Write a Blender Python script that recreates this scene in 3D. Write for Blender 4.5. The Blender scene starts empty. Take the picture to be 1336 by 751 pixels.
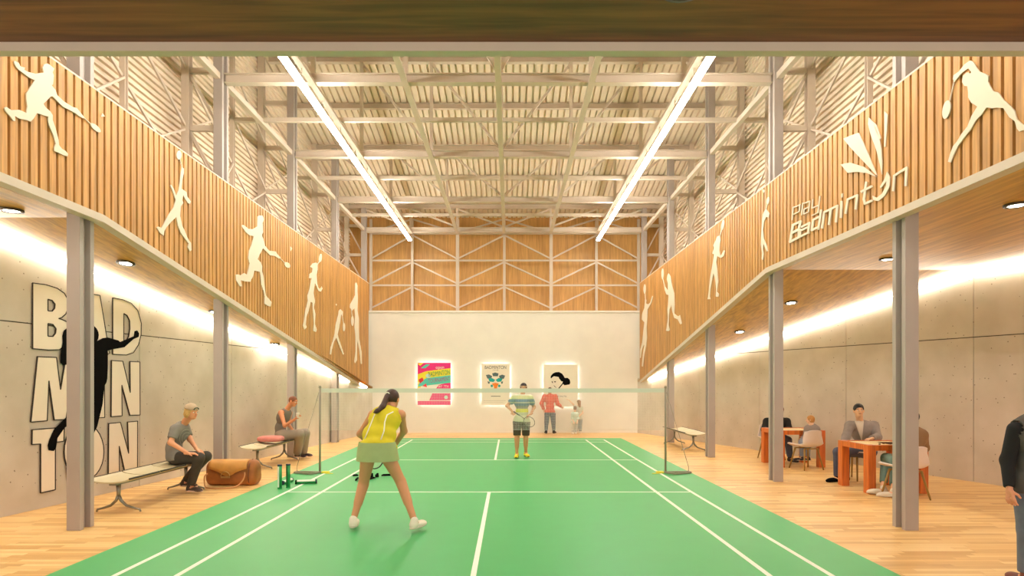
import bpy, math, random
import numpy as np
from mathutils import Vector, Matrix
from mathutils.geometry import tessellate_polygon
random.seed(7)
SC = bpy.context.scene
COL = SC.collection
# ---------------------------------------------------------------- camera, world, light, exposure
CX, CH, F, VX, VY = 0.31, 1.64, 816.0, 665.0, 500.0
cam = bpy.data.cameras.new('camera'); camo = bpy.data.objects.new('camera', cam); COL.objects.link(camo)
camo.location = (CX, 0, CH); camo.rotation_euler = (math.pi/2, 0, 0)
cam.sensor_width = 36; cam.lens = F/1336*36
cam.shift_x = 3/1336; cam.shift_y = 124.5/1336; cam.clip_start = 0.05
SC.camera = camo
SC.view_settings.view_transform = 'Standard'; SC.view_settings.look = 'None'
SC.view_settings.gamma = 1; SC.view_settings.use_curve_mapping = False
SC.view_settings.exposure = 0.14
SC.cycles.use_denoising = True
SC.cycles.max_bounces = 8; SC.cycles.diffuse_bounces = 6
SC.cycles.sample_clamp_indirect = 6
W = bpy.data.worlds.new('world'); SC.world = W; W.use_nodes = True
W.node_tree.nodes['Background'].inputs[0].default_value = (1.0, 0.95, 0.89, 1)
W.node_tree.nodes['Background'].inputs[1].default_value = 1.9
E_LINE, E_COVE, E_DOWN, E_HALO = 64.0, 34.0, 60.0, 7.0
WARM = (1.0, 0.83, 0.60)
# ---------------------------------------------------------------- helpers
def P(px, py, d): return Vector((CX+(px-VX)*d/F, d, CH+(VY-py)*d/F))
def G(px, py):
    d = CH*F/(py-VY); return Vector((CX+(px-VX)*d/F, d, 0))
def lin(c):
    return tuple(((v/255)/12.92 if v/255 <= .04045 else ((v/255+.055)/1.055)**2.4) for v in c)
_M = {}
def mat(name, rgb, rough=.55, metal=0, var=0, scale=8, bump=0, emit=None, stretch=None, alpha=None, spec=None):
    if name in _M: return _M[name]
    m = bpy.data.materials.new(name); m.use_nodes = True; nt = m.node_tree
    b = nt.nodes['Principled BSDF']; c = lin(rgb)
    b.inputs['Base Color'].default_value = (*c, 1); b.inputs['Roughness'].default_value = rough
    b.inputs['Metallic'].default_value = metal
    if spec is not None: b.inputs['Specular IOR Level'].default_value = spec
    if emit:
        b.inputs['Emission Color'].default_value = (*emit[0], 1); b.inputs['Emission Strength'].default_value = emit[1]
    if alpha is not None: b.inputs['Alpha'].default_value = alpha
    if var or bump:
        tc = nt.nodes.new('ShaderNodeTexCoord'); mp = nt.nodes.new('ShaderNodeMapping'); nz = nt.nodes.new('ShaderNodeTexNoise')
        nt.links.new(tc.outputs['Object'], mp.inputs[0]); nt.links.new(mp.outputs[0], nz.inputs['Vector'])
        if stretch: mp.inputs['Scale'].default_value = stretch
        nz.inputs['Scale'].default_value = scale; nz.inputs['Detail'].default_value = 5
        if var:
            r = nt.nodes.new('ShaderNodeValToRGB')
            r.color_ramp.elements[0].color = (*[v*(1-var) for v in c], 1); r.color_ramp.elements[1].color = (*[min(1, v*(1+var)) for v in c], 1)
            r.color_ramp.elements[0].position = .3; r.color_ramp.elements[1].position = .7
            nt.links.new(nz.outputs['Fac'], r.inputs[0]); nt.links.new(r.outputs[0], b.inputs['Base Color'])
        if bump:
            bn = nt.nodes.new('ShaderNodeBump'); bn.inputs['Strength'].default_value = bump; bn.inputs['Distance'].default_value = .01
            nt.links.new(nz.outputs['Fac'], bn.inputs['Height']); nt.links.new(bn.outputs[0], b.inputs['Normal'])
    _M[name] = m; return m
def emis(name, col, s):
    if name in _M: return _M[name]
    m = bpy.data.materials.new(name); m.use_nodes = True; nt = m.node_tree; nt.nodes.clear()
    e = nt.nodes.new('ShaderNodeEmission'); o = nt.nodes.new('ShaderNodeOutputMaterial')
    e.inputs[0].default_value = (*col, 1); e.inputs[1].default_value = s
    nt.links.new(e.outputs[0], o.inputs[0]); _M[name] = m; return m
class N:   # tiny node-graph helper
    def __init__(s, m): s.nt = m.node_tree
    def n(s, t, **k):
        x = s.nt.nodes.new('ShaderNode'+t)
        for a, v in k.items(): setattr(x, a, v)
        return x
    def l(s, a, b): s.nt.links.new(a, b)
    def math(s, op, a, b=None):
        x = s.n('Math', operation=op)
        for i, v in enumerate((a, b)):
            if v is None: continue
            if isinstance(v, (int, float)): x.inputs[i].default_value = v
            else: s.l(v, x.inputs[i])
        return x.outputs[0]
class MB:
    def __init__(s): s.v = []; s.f = []; s.mi = []; s.sm = []
    def add(s, vs, fs, mi=0, smooth=False):
        o = len(s.v); s.v += [tuple(v) for v in vs]
        for f in fs: s.f.append(tuple(i+o for i in f)); s.mi.append(mi); s.sm.append(smooth)
        return s
    def box(s, a, b, mi=0):
        x0, y0, z0 = [min(a[i], b[i]) for i in range(3)]; x1, y1, z1 = [max(a[i], b[i]) for i in range(3)]
        v = [(x0,y0,z0),(x1,y0,z0),(x1,y1,z0),(x0,y1,z0),(x0,y0,z1),(x1,y0,z1),(x1,y1,z1),(x0,y1,z1)]
        return s.add(v, [(3,2,1,0),(4,5,6,7),(0,1,5,4),(1,2,6,5),(2,3,7,6),(3,0,4,7)], mi)
    def bar(s, p, q, w, h, mi=0, up=(0,0,1)):   # rectangular bar from p to q, w sideways, h along up
        p = Vector(p); q = Vector(q); d = (q-p).normalized(); u = Vector(up)
        if abs(d.dot(u)) > .98: u = Vector((0,1,0))
        sd = d.cross(u).normalized(); u = sd.cross(d).normalized()
        v = []
        for c in (p, q):
            for a, b in ((-1,-1),(1,-1),(1,1),(-1,1)): v.append(c+sd*a*w/2+u*b*h/2)
        return s.add(v, [(0,1,2,3),(7,6,5,4),(0,4,5,1),(1,5,6,2),(2,6,7,3),(3,7,4,0)], mi)
    def ibeam(s, p, q, w, h, t=.012, up=(0,0,1), mi=0):
        p = Vector(p); q = Vector(q); d = (q-p).normalized(); u = Vector(up)
        if abs(d.dot(u)) > .98: u = Vector((0,1,0))
        sd = d.cross(u).normalized(); u = sd.cross(d).normalized()
        s.bar(p+u*(h-t)/2, q+u*(h-t)/2, w, t, mi, u); s.bar(p-u*(h-t)/2, q-u*(h-t)/2, w, t, mi, u); s.bar(p, q, t, h-2*t, mi, u)
        return s
    def tube(s, pts, r, n=8, mi=0, cap=True, smooth=True):
        pts = [Vector(p) for p in pts]; rs = r if isinstance(r, (list, tuple)) else [r]*len(pts)
        ref = None; vs = []; fs = []
        for i, p in enumerate(pts):
            t = (pts[min(i+1, len(pts)-1)]-pts[max(i-1, 0)]).normalized()
            if ref is None: ref = t.orthogonal().normalized()
            ref = (ref-t*ref.dot(t)).normalized(); bn = t.cross(ref)
            for k in range(n):
                a = 2*math.pi*k/n; vs.append(p+(ref*math.cos(a)+bn*math.sin(a))*rs[i])
        for i in range(len(pts)-1):
            for k in range(n):
                k2 = (k+1) % n; fs.append((i*n+k, i*n+k2, (i+1)*n+k2, (i+1)*n+k))
        s.add(vs, fs, mi, smooth)
        if cap:
            o = len(s.v)-len(vs)
            s.f += [tuple(o+k for k in reversed(range(n))), tuple(o+(len(pts)-1)*n+k for k in range(n))]; s.mi += [mi]*2; s.sm += [False]*2
        return s
    def lathe(s, c, prof, n=20, mi=0, axis='z', smooth=True):   # prof: (r, h)
        c = Vector(c); vs = []; fs = []
        for r, h in prof:
            for k in range(n):
                a = 2*math.pi*k/n; x, y = r*math.cos(a), r*math.sin(a)
                vs.append(c+(Vector((x,y,h)) if axis == 'z' else Vector((h,x,y)) if axis == 'x' else Vector((y,h,x))))
        for i in range(len(prof)-1):
            for k in range(n):
                k2 = (k+1) % n; fs.append((i*n+k, i*n+k2, (i+1)*n+k2, (i+1)*n+k))
        s.add(vs, fs, mi, smooth); o = len(s.v)-len(vs)
        s.f += [tuple(o+k for k in reversed(range(n))), tuple(o+(len(prof)-1)*n+k for k in range(n))]; s.mi += [mi]*2; s.sm += [False]*2
        return s
    def ell(s, c, r, n=14, mi=0, rot=None):
        c = Vector(c); vs = []; fs = []; m = n//2
        for i in range(m+1):
            th = math.pi*i/m
            for k in range(n):
                a = 2*math.pi*k/n
                v = Vector((r[0]*math.sin(th)*math.cos(a), r[1]*math.sin(th)*math.sin(a), r[2]*math.cos(th)))
                if rot is not None: v = rot @ v
                vs.append(c+v)
        for i in range(m):
            for k in range(n):
                k2 = (k+1) % n; fs.append((i*n+k, (i+1)*n+k, (i+1)*n+k2, i*n+k2))
        return s.add(vs, fs, mi, True)
    def poly(s, loops, off, mi=0):   # 3-D planar loops (outer first, then holes), extruded by off
        loops = [[Vector(p) for p in l] for l in loops]; off = Vector(off)
        tri = tessellate_polygon(loops); flat = [p for l in loops for p in l]; n = len(flat)
        s.add(flat+[p+off for p in flat], [tuple(t) for t in tri]+[tuple(i+n for i in reversed(t)) for t in tri], mi)
        o = 0
        for l in loops:
            k = len(l); s.add(l+[p+off for p in l], [(i, (i+1) % k, (i+1) % k+k, i+k) for i in range(k)], mi); o += k
        return s
    def build(s, name, mats, parent=None, bevel=0, origin=None, fix=True):
        me = bpy.data.meshes.new(name)
        o3 = Vector(origin) if origin is not None else Vector((0,0,0))
        if parent is not None and origin is None: o3 = wloc(parent)
        me.from_pydata([(v[0]-o3.x, v[1]-o3.y, v[2]-o3.z) for v in s.v], [], s.f)
        me.polygons.foreach_set('material_index', s.mi); me.polygons.foreach_set('use_smooth', s.sm)
        for m in (mats if isinstance(mats, (list, tuple)) else [mats]): me.materials.append(m)
        me.update()
        ob = bpy.data.objects.new(name, me); COL.objects.link(ob)
        if parent is not None: ob.parent = parent; ob.location = o3-wloc(parent)
        else: ob.location = o3
        if fix:
            import bmesh
            bm = bmesh.new(); bm.from_mesh(me); bmesh.ops.recalc_face_normals(bm, faces=bm.faces); bm.to_mesh(me); bm.free()
        if bevel:
            md = ob.modifiers.new('bevel', 'BEVEL'); md.width = bevel; md.segments = 2; md.limit_method = 'ANGLE'
        return ob
def wloc(o):
    v = Vector((0,0,0))
    while o is not None: v = v+o.location; o = o.parent
    return v
def tag(o, label=None, cat=None, group=None, kind=None):
    if label: o['label'] = label
    if cat: o['category'] = cat
    if group: o['group'] = group
    if kind: o['kind'] = kind
    return o
def thing(name, label, cat, loc=(0,0,0), group=None):
    o = bpy.data.objects.new(name, None); o.empty_display_size = .1; COL.objects.link(o); o.location = loc
    return tag(o, label, cat, group)
def copy_thing(root, delta, label):
    def cp(o, par):
        c = o.copy(); COL.objects.link(c); c.parent = par
        for ch in list(o.children):
            cp(ch, c)
        return c
    r = cp(root, None); r.location = root.location+Vector(delta); r['label'] = label; return r
ORD = ['nearest', 'second', 'third', 'fourth', 'fifth', 'sixth', 'seventh', 'eighth', 'ninth', 'tenth', 'eleventh', 'twelfth']
# ---------------------------------------------------------------- room geometry functions
def zL(d): return 3.55 if d <= 7.2 else 3.55-.155*(d-7.2)      # mezzanine soffit height, left
def zR(d): return 3.55 if d <= 10.5 else 3.55-.181*(d-10.5)    # right
def zRoof(d): return 9.02-.193*(d-13.95)
def xWL(d): return -6.888+.1265*d
def xWR(d): return 11.57-.337*d
FR = [7.09+3.45*k for k in range(-1, 5)]                       # frame lines
DB = 20.8
MC = .12
XL, XR = -4.555, 4.795
FXL, FXR = -4.36, 4.61
ZT = 4.95
# ================================================================ materials
M_steel = mat('painted_steel', (204,188,170), .5, var=.04, scale=3)
M_post = mat('column_steel', (168,156,148), .5, var=.05, scale=2)
M_deck = mat('roof_deck_paint', (230,213,190), .55, var=.05, scale=4)
M_white = mat('white_paint', (232,225,214), .7, var=.03, scale=2)
M_cream = mat('cream_board', (236,226,208), .6, var=.015, scale=5)
M_black = mat('black', (5,5,6), .8, spec=.1)
M_dark = mat('dark_gap', (22,11,6), .8)
M_led = emis('led_warm', (1.0,.95,.86), E_LINE)
M_cove = emis('led_cove', (1.0,.92,.78), E_COVE)
M_down = emis('led_down', (1.0,.89,.70), E_DOWN)
M_halo = emis('led_halo', (1.0,.97,.91), E_HALO)
M_chrome = mat('chrome', (150,145,140), .25, metal=.9)
def wood(name, rgb, axis='x', dark=.35, scale=1.0, rough=.45, slat=None, coat=0):
    m = mat(name, rgb, rough); g = N(m); b = m.node_tree.nodes['Principled BSDF']; c = lin(rgb)
    tc = g.n('TexCoord'); mp = g.n('Mapping'); g.l(tc.outputs['Object'], mp.inputs[0])
    st = {'x': (.6,9,9), 'y': (9,.6,9), 'z': (9,9,.6)}[axis]
    mp.inputs['Scale'].default_value = [v*scale for v in st]
    nz = g.n('TexNoise'); nz.inputs['Scale'].default_value = 2.2; nz.inputs['Detail'].default_value = 8; nz.inputs['Distortion'].default_value = .6
    g.l(mp.outputs[0], nz.inputs['Vector'])
    r = g.n('ValToRGB'); e = r.color_ramp.elements
    e[0].position = .32; e[1].position = .68
    e[0].color = (c[0]*(1-dark), c[1]*(1-dark*1.15), c[2]*(1-dark*1.3), 1); e[1].color = (min(1,c[0]*1.12), min(1,c[1]*1.12), min(1,c[2]*1.1), 1)
    g.l(nz.outputs['Fac'], r.inputs[0]); out = r.outputs[0]
    if slat:
        sx = g.n('SeparateXYZ'); g.l(tc.outputs['Object'], sx.inputs[0])
        k = g.math('FLOOR', g.math('DIVIDE', sx.outputs['Y' if slat[0] == 'y' else 'X'], slat[1]))
        wn = g.n('TexWhiteNoise', noise_dimensions='1D'); g.l(k, wn.inputs['W'])
        hs = g.n('HueSaturation'); g.l(out, hs.inputs['Color'])
        g.l(g.math('ADD', g.math('MULTIPLY', wn.outputs['Value'], slat[2]), 1-slat[2]/2), hs.inputs['Value']); out = hs.outputs[0]
    g.l(out, b.inputs['Base Color'])
    if coat: b.inputs['Coat Weight'].default_value = coat
    return m
M_slat = wood('slat_oak', (202,149,84), 'z', .28, 1.2, .5, slat=('y', .125, .25))
M_backwood = wood('back_wall_wood', (208,160,94), 'z', .16, 1.0, .5, slat=('x', .14, .08))
M_soffit = wood('soffit_veneer', (204,158,72), 'y', .35, .8, .4)
M_front = wood('front_soffit_wood', (128,76,38), 'x', .5, .9, .45)
M_table = wood('table_wood', (208,108,34), 'z', .3, 1.5, .35)
# floor boards
def floor_mat():
    m = mat('floor_oak', (226,178,108), .33); g = N(m); b = m.node_tree.nodes['Principled BSDF']
    tc = g.n('TexCoord'); sx = g.n('SeparateXYZ'); g.l(tc.outputs['Object'], sx.inputs[0])
    row = g.math('FLOOR', g.math('DIVIDE', sx.outputs['Y'], .072))
    wn = g.n('TexWhiteNoise', noise_dimensions='1D'); g.l(row, wn.inputs['W'])
    xs = g.math('ADD', sx.outputs['X'], g.math('MULTIPLY', wn.outputs['Value'], 5.0))
    colk = g.math('FLOOR', g.math('DIVIDE', xs, .7))
    cv = g.n('CombineXYZ'); g.l(row, cv.inputs[0]); g.l(colk, cv.inputs[1])
    w2 = g.n('TexWhiteNoise', noise_dimensions='2D'); g.l(cv.outputs[0], w2.inputs['Vector'])
    mp = g.n('Mapping'); mp.inputs['Scale'].default_value = (1.6,20,1); g.l(tc.outputs['Object'], mp.inputs[0])
    nz = g.n('TexNoise'); nz.inputs['Scale'].default_value = 2; nz.inputs['Detail'].default_value = 7; g.l(mp.outputs[0], nz.inputs['Vector'])
    f = g.math('ADD', g.math('MULTIPLY', w2.outputs['Value'], .65), g.math('MULTIPLY', nz.outputs['Fac'], .45))
    r = g.n('ValToRGB'); e = r.color_ramp.elements; e[0].position = .1; e[1].position = .95
    e[0].color = (*lin((200,148,80)), 1); e[1].color = (*lin((246,212,150)), 1); x = e.new(.5); x.color = (*lin((232,188,118)), 1)
    g.l(f, r.inputs[0])
    # board joints
    fy = g.math('FRACT', g.math('DIVIDE', sx.outputs['Y'], .072)); fx = g.math('FRACT', g.math('DIVIDE', xs, .7))
    gap = g.math('MAXIMUM', g.math('LESS_THAN', fy, .04), g.math('LESS_THAN', fx, .004))
    mx = g.n('MixRGB'); mx.inputs[2].default_value = (*lin((160,108,56)), 1); g.l(r.outputs[0], mx.inputs[1]); g.l(g.math('MULTIPLY', gap, .6), mx.inputs[0])
    g.l(mx.outputs[0], b.inputs['Base Color']); return m
M_floor = floor_mat()
def concrete(name):
    m = mat(name, (204,194,180), .8); g = N(m); b = m.node_tree.nodes['Principled BSDF']
    tc = g.n('TexCoord')
    nz = g.n('TexNoise'); nz.inputs['Scale'].default_value = 1.6; nz.inputs['Detail'].default_value = 8; g.l(tc.outputs['Object'], nz.inputs['Vector'])
    r = g.n('ValToRGB'); e = r.color_ramp.elements; e[0].position = .3; e[1].position = .7
    e[0].color = (*lin((194,184,168)), 1); e[1].color = (*lin((212,203,190)), 1); g.l(nz.outputs['Fac'], r.inputs[0])
    vo = g.n('TexVoronoi'); vo.inputs['Scale'].default_value = 13; g.l(tc.outputs['Object'], vo.inputs['Vector'])
    sp = g.math('LESS_THAN', vo.outputs['Distance'], .13)
    wn = g.n('TexWhiteNoise', noise_dimensions='3D'); g.l(vo.outputs['Position'], wn.inputs['Vector'])
    keep = g.math('LESS_THAN', wn.outputs['Value'], .38)
    mx = g.n('MixRGB'); mx.inputs[2].default_value = (*lin((112,98,82)), 1); g.l(r.outputs[0], mx.inputs[1])
    g.l(g.math('MULTIPLY', g.math('MULTIPLY', sp, keep), .75), mx.inputs[0]); g.l(mx.outputs[0], b.inputs['Base Color'])
    return m
M_conc = concrete('concrete_panel')
# ================================================================ setting
def struct(name, mb, m, origin=None, bevel=0): return tag(mb.build(name, m, origin=origin, bevel=bevel), kind='structure')
struct('floor', MB().box((-8.5,-3,-.1), (13.2,22.3,0)), M_floor)
M_green = mat('court_green', (68,177,104), .42, var=.02, scale=3)
M_line = mat('court_line_white', (240,244,232), .5)
tag(MB().box((-3.64,.5,.0005), (3.64,18.75,.006)).build('court_mat', M_green), 'green badminton court mat covering the middle of the oak floor', 'court mat')
def court_line(label, a, b, group):
    o = MB().box((a[0],a[1],.006), (b[0],b[1],.0085)).build('court_line', M_line); tag(o, label, 'court line', group)
NB = 4.7; FB = 18.2; S1, S2 = 9.42, 13.38
gl = 'white lines of the court'
for x, sd in ((-1,'left'), (1,'right')):
    court_line('outer white sideline along the %s edge of the green court'%sd, (x*3.05-.024,NB-.2), (x*3.05+.024,FB), gl)
    court_line('inner white sideline running on the %s half of the green court'%sd, (x*2.52-.024,NB-.2), (x*2.52+.024,FB), gl)
court_line('white centre line on the near half between the woman and the camera', (-.024,NB), (.024,S1-.02), gl)
court_line('white centre line on the far half beside the man in yellow shoes', (-.024,S2+.02), (.024,FB-.02), gl)
court_line('white cross line just in front of the net on the near half', (-3.02,S1-.02), (3.02,S1+.02), gl)
court_line('white cross line just beyond the net on the far half', (-3.02,S2-.02), (3.02,S2+.02), gl)
court_line('white cross line close before the far end line of the court', (-3.02,17.42), (3.02,17.46), gl)
court_line('white end line at the far edge of the green court', (-3.07,FB-.02), (3.07,FB+.02), gl)
# concrete walls in a local frame along the wall
def conc_wall(name, xf, y0, y1, joints, zc, side):
    m = MB(); back = -.12*side
    for a, b in zip([y0]+joints, joints+[y1]):
        a2, b2 = a+.006, b-.006; n = 6
        for zlo, top in ((0, 2.405), (2.42, None)):
            ys = [a2+(b2-a2)*i/n for i in range(n+1)]; ring = []
            for y in ys:
                zt = top if top else max(zlo+.02, zc(y)+.12)
                if top: zt = min(top, max(.5, zc(y)+.12))
                ring.append((y, zlo, zt))
            if not top and max(r[2] for r in ring) < 2.5: continue
            vs = []
            for y, lo, hi in ring:
                x = xf(y); vs += [(x,y,lo),(x,y,hi),(x-.12*side,y,lo),(x-.12*side,y,hi)]
            fs = []
            for i in range(n):
                o = i*4; fs += [(o,o+4,o+5,o+1),(o+2,o+3,o+7,o+6),(o+1,o+5,o+7,o+3),(o,o+2,o+6,o+4)]
            fs += [(0,1,3,2),(n*4,n*4+2,n*4+3,n*4+1)]
            m.add(vs, fs)
    # dark joint backing
    for i in range(24):
        a = y0+(y1-y0)*i/24; b = y0+(y1-y0)*(i+1)/24
        m.add([(xf(a)-.012*side,a,0),(xf(b)-.012*side,b,0),(xf(b)-.012*side,b,zc(b)+.1),(xf(a)-.012*side,a,zc(a)+.1)], [(0,1,2,3)], 1)
    struct(name, m, [M_conc, mat('joint_shadow', (84,74,62), .9)])
conc_wall('wall_left', xWL, -3, 20.85, [-.25,2.32,4.88,7.45,10.02,12.6,15.2,17.75], zL, 1)
conc_wall('wall_right', xWR, -3, 20.85, [-1.7,.75,3.17,5.6,8.0,10.44,12.87,15.29,17.6,20.0], zR, -1)
struct('wall_back', MB().box((-5.6,DB,0), (5.8,DB+.22,4.04)).box((-5.6,DB-.03,4.0), (5.8,DB+1.6,4.06)), M_white)
# sloped soffits under the galleries
def soffit(name, xa, xb, zc, ks):
    m = MB()
    for a, b in zip(ks[:-1], ks[1:]):
        vs = []
        for y in (a, b):
            for x in (xa(y), xb(y)):
                vs += [(x,y,zc(y)), (x,y,zc(y)+.08)]
        m.add(vs, [(0,2,6,4),(1,5,7,3),(0,4,5,1),(2,3,7,6),(0,1,3,2),(4,6,7,5)])
    struct(name, m, M_soffit)
soffit('ceiling_left', lambda y: xWL(y)+.0, lambda y: -4.49+.0, zL, [-3,7.2,20.8])
soffit('ceiling_right', lambda y: 4.74, lambda y: xWR(y), zR, [-3,10.5,20.8])
struct('ceiling_front', MB().box((-4.35,-3,3.55), (4.6,3.5,3.65)), M_front)
struct('trim_1', MB().box((-4.35,3.5,3.50), (4.6,3.56,3.95)), M_steel)
for k, (sd, fx, zc, kink) in enumerate(((1, FXL, zL, 7.2), (-1, FXR, zR, 10.5))):
    m = MB()
    for a, b in ((3.5,kink), (kink,DB-.01)):
        vs = []
        for y in (a, b):
            z = zc(y)
            for x in (fx, fx-sd*.125): vs += [(x,y,z-.055), (x,y,z+.03)]
        m.add(vs, [(0,2,6,4),(1,5,7,3),(0,4,5,1),(2,3,7,6),(0,1,3,2),(4,6,7,5)])
    struct('trim_%d'%(k+2), m, M_steel)
# slatted timber fascias
def fascia(fx, sd, zc, label):
    m = MB(); y = 3.6
    kk = 7.2 if sd == 1 else 10.5
    for a, b in ((3.6,kk), (kk,DB-.01)):
        m.add([(fx-sd*.075,a,zc(a)+.03),(fx-sd*.075,b,zc(b)+.03),(fx-sd*.075,b,ZT),(fx-sd*.075,a,ZT)], [(0,1,2,3)], 1)
    vs = []
    while y < DB-.1:
        a, b = y, y+.089
        vs = []
        for yy in (a, b):
            for x in (fx, fx-sd*.05): vs += [(x,yy,zc(yy)+.03), (x,yy,ZT)]
        m.add(vs, [(0,2,6,4),(1,5,7,3),(0,4,5,1),(2,3,7,6),(0,1,3,2),(4,6,7,5)])
        y += .125
    m2 = MB().box((fx,3.6,ZT), (fx-sd*.1,DB-.01,ZT+.02))
    r = thing('slatted_fascia', label, 'timber cladding', (fx,12,0), 'slatted timber gallery fronts')
    m.build('slat_panel', [M_slat, M_dark], r); m2.build('top_capping', M_steel, r)
fascia(FXL, 1, zL, 'long oak slatted gallery front on the left side with six cream player figures')
fascia(FXR, -1, zR, 'long oak slatted gallery front on the right side with the cream shuttlecock logo')
# roof deck: corrugated, sloping down to the far end
m = MB(); p = .165; x = -5.36; prof = []
while x < 5.62:
    prof += [(x,0),(x+.115,0),(x+.122,.075),(x+.158,.075)]; x += p
vs = []
for d in (3.4, 22.05):
    for px_, h in prof: vs.append((px_, d, zRoof(d)+h))
n = len(prof); m.add(vs, [(i,i+1,n+i+1,n+i) for i in range(n-1)])
struct('ceiling_roof', m, M_deck)
# corrugated side walls
for name, x0, sd in (('wall_upper_left', -5.35, 1), ('wall_upper_right', 5.6, -1)):
    m = MB(); z = 3.6; p = .105
    while z < 11:
        pr = [(0,0),(0,.072),(-.045,.076),(-.045,.101),(0,.105)]
        for (xa, za), (xb, zb) in zip(pr[:-1], pr[1:]):
            ye = min(22.0, 13.95+(9.02+.05-(z+za))/.193)
            if ye < 3.6: continue
            ya = 3.4
            m.add([(x0-sd*xa,ya,z+za),(x0-sd*xa,ye,z+za),(x0-sd*xb,ye,z+zb),(x0-sd*xb,ya,z+zb)], [(0,1,2,3)])
        z += p
    struct(name, m, M_deck)
struct('wall_upper_back', MB().box((-5.4,22.0,4.05), (5.65,22.1,7.55)), M_backwood)
# front closure above the soffit (behind the view)
struct('wall_upper_front', MB().box((-5.4,3.28,3.65), (5.65,3.38,11.2)), M_white)
# columns
for i, d in enumerate(FR[1:]):
    for sd, x, nm in ((1, XL, 'left'), (-1, XR, 'right')):
        zt = zRoof(d)-.2
        m = MB()
        m.box((x-.075,d-.12,0), (x+.075,d-.055,zt)).box((x-.075,d+.055,0), (x+.075,d+.12,zt)).box((x-.015,d-.055,0), (x+.015,d+.055,zt))
        o = m.build('steel_column', M_post, origin=(x,d,0), bevel=.004)
        for_ = ['nearest to the camera, in front of the big lettering' if nm == 'left' else 'nearest to the camera, by the white chair', 'second from the camera', 'third from the camera', 'fourth from the camera', 'last, at the far white wall'][i]
        tag(o, 'grey steel column on the %s side, %s'%(nm, for_), 'column', 'steel columns along the court')
# outer wall frames
zn = [4.05,4.98,5.93,6.9]
half = []
for k in range(6):
    half.append((7.09+3.45*(k-1), True)); half.append((7.09+3.45*(k-1)+1.725, False))
half = [h for h in half if h[0] < 21.5]
for sd, nm in ((1,'left'), (-1,'right')):
    inner = XL if sd == 1 else XR
    for i, (d, major) in enumerate(half):
        xo = MC-sd*5.25
        if abs(d-13.99) < .1: xo = MC-sd*5.36
        r = thing('wall_post', 'slim outer steel post with cross struts on the %s upper wall, %s from the camera'%(nm, ORD[i] if i else 'nearest'), 'steel post', (xo,d,3.6), 'outer steel posts of the upper walls')
        zt = zRoof(d)-.05; w = .13 if major else .08
        MB().ibeam((xo,d,3.6), (xo,d,zt), w, w, .012).build('post', M_steel, r)
        zz = zn+([7.9] if zt > 8 else [])
        if major:
            for z in zz: MB().bar((xo+sd*w/2,d,z), (inner-sd*.08,d,z), .07, .09).build('strut', M_steel, r)
            for a, b in zip(zz[:-1], zz[1:]): MB().bar((xo+sd*.05,d,b-.04), (inner-sd*.08,d,a+.1), .03, .04).build('diagonal', M_steel, r)
        if i+1 < len(half):
            d2 = half[i+1][0]
            for a, b in zip(zz[:-1], zz[1:]):
                q = ((xo,d+.05,b-.03), (xo,d2-.05,a+.03)) if major or a > 6.5 else ((xo,d+.05,b-.03), (xo,d2-.05,a+.03))
                MB().bar(q[0], q[1], .03, .045).build('diagonal', M_steel, r)
            if not major:
                MB().bar((xo,d+.05,zn[1]+.03), (xo,d2-.05,zn[2]-.03), .025, .03).build('diagonal', M_steel, r)
                MB().bar((xo+sd*.04,d-.05,zn[2]), (inner-sd*.1,d-1.55,zn[1]), .025, .03).build('diagonal', M_steel, r)
            else:
                MB().bar((xo,d+.05,zn[2]+.03), (xo,d2-.05,zn[3]-.03), .025, .03).build('diagonal', M_steel, r)
# roof trusses
NX = [MC+1.56*k for k in range(-3, 4)]
for i, d in enumerate(FR[1:]):
    r = thing('roof_truss', 'pale steel roof truss spanning the hall, %s from the camera'%ORD[i], 'roof truss', (MC,d,6.7), 'roof trusses')
    zt = zRoof(d)-.06
    MB().ibeam((XL+.08,d,6.76), (XR-.08,d,6.76), .14, .16, .014).build('bottom_chord', M_steel, r)
    MB().ibeam((MC-5.2,d,zt-.08), (MC+5.2,d,zt-.08), .12, .14, .014).build('top_chord', M_steel, r)
    for x in NX[1:-1]: MB().bar((x,d,6.84), (x,d,zt-.15), .07, .07).build('vertical', M_steel, r)
    for k in range(3):
        for s in (-1, 1):
            MB().bar((MC+s*1.56*k,d,6.86), (MC+s*1.56*(k+1),d,zt-.16), .05, .06, up=(0,1,0)).build('diagonal', M_steel, r)
# intermediate rails and purlins
for i, d in enumerate([FR[1]+1.725+3.45*k for k in range(4)]):
    o = MB().bar((MC-5.2,d,6.8), (MC+5.2,d,6.8), .07, .08).build('ceiling_rail', M_steel)
    tag(o, 'thin pale steel rail crossing the hall between roof trusses, %s from the camera'%ORD[i], 'steel rail', 'cross rails between trusses')
    z = zRoof(d); o = MB().ibeam((-5.2,d,z-.08), (5.45,d,z-.08), .1, .14, .012).build('roof_purlin', M_steel)
    tag(o, 'pale steel purlin under the corrugated roof, %s from the camera'%ORD[i], 'purlin', 'purlins under the roof')
for i, x in enumerate(NX):
    w = .10 if abs(i-3) < 3 else .09
    xx = x if 0 < i < 6 else (XL if i == 0 else XR)
    for (a, b) in zip(FR[:-1], FR[1:]):
        pass
    if 0 < i < 6: o = MB().bar((xx,3.6,6.68), (xx,20.95,6.68), .10, .05).build('roof_tie', M_steel)
    else:
        o = thing('roof_tie', 'x', 'steel tie', (xx,3.6,6.76))
        for a, b in zip(FR[:-1], FR[1:]): MB().bar((xx,a+.125,6.76), (xx,b-.125,6.76), .09, .10).build('tie_bar', M_steel, o)
    tag(o, 'long pale steel tie under the trusses, %s'%['leftmost, along the left columns','over the left light','left of the middle','in the middle of the roof','right of the middle','over the right light','rightmost, along the right columns'][i], 'steel tie', 'lengthwise ties under the trusses')
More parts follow.
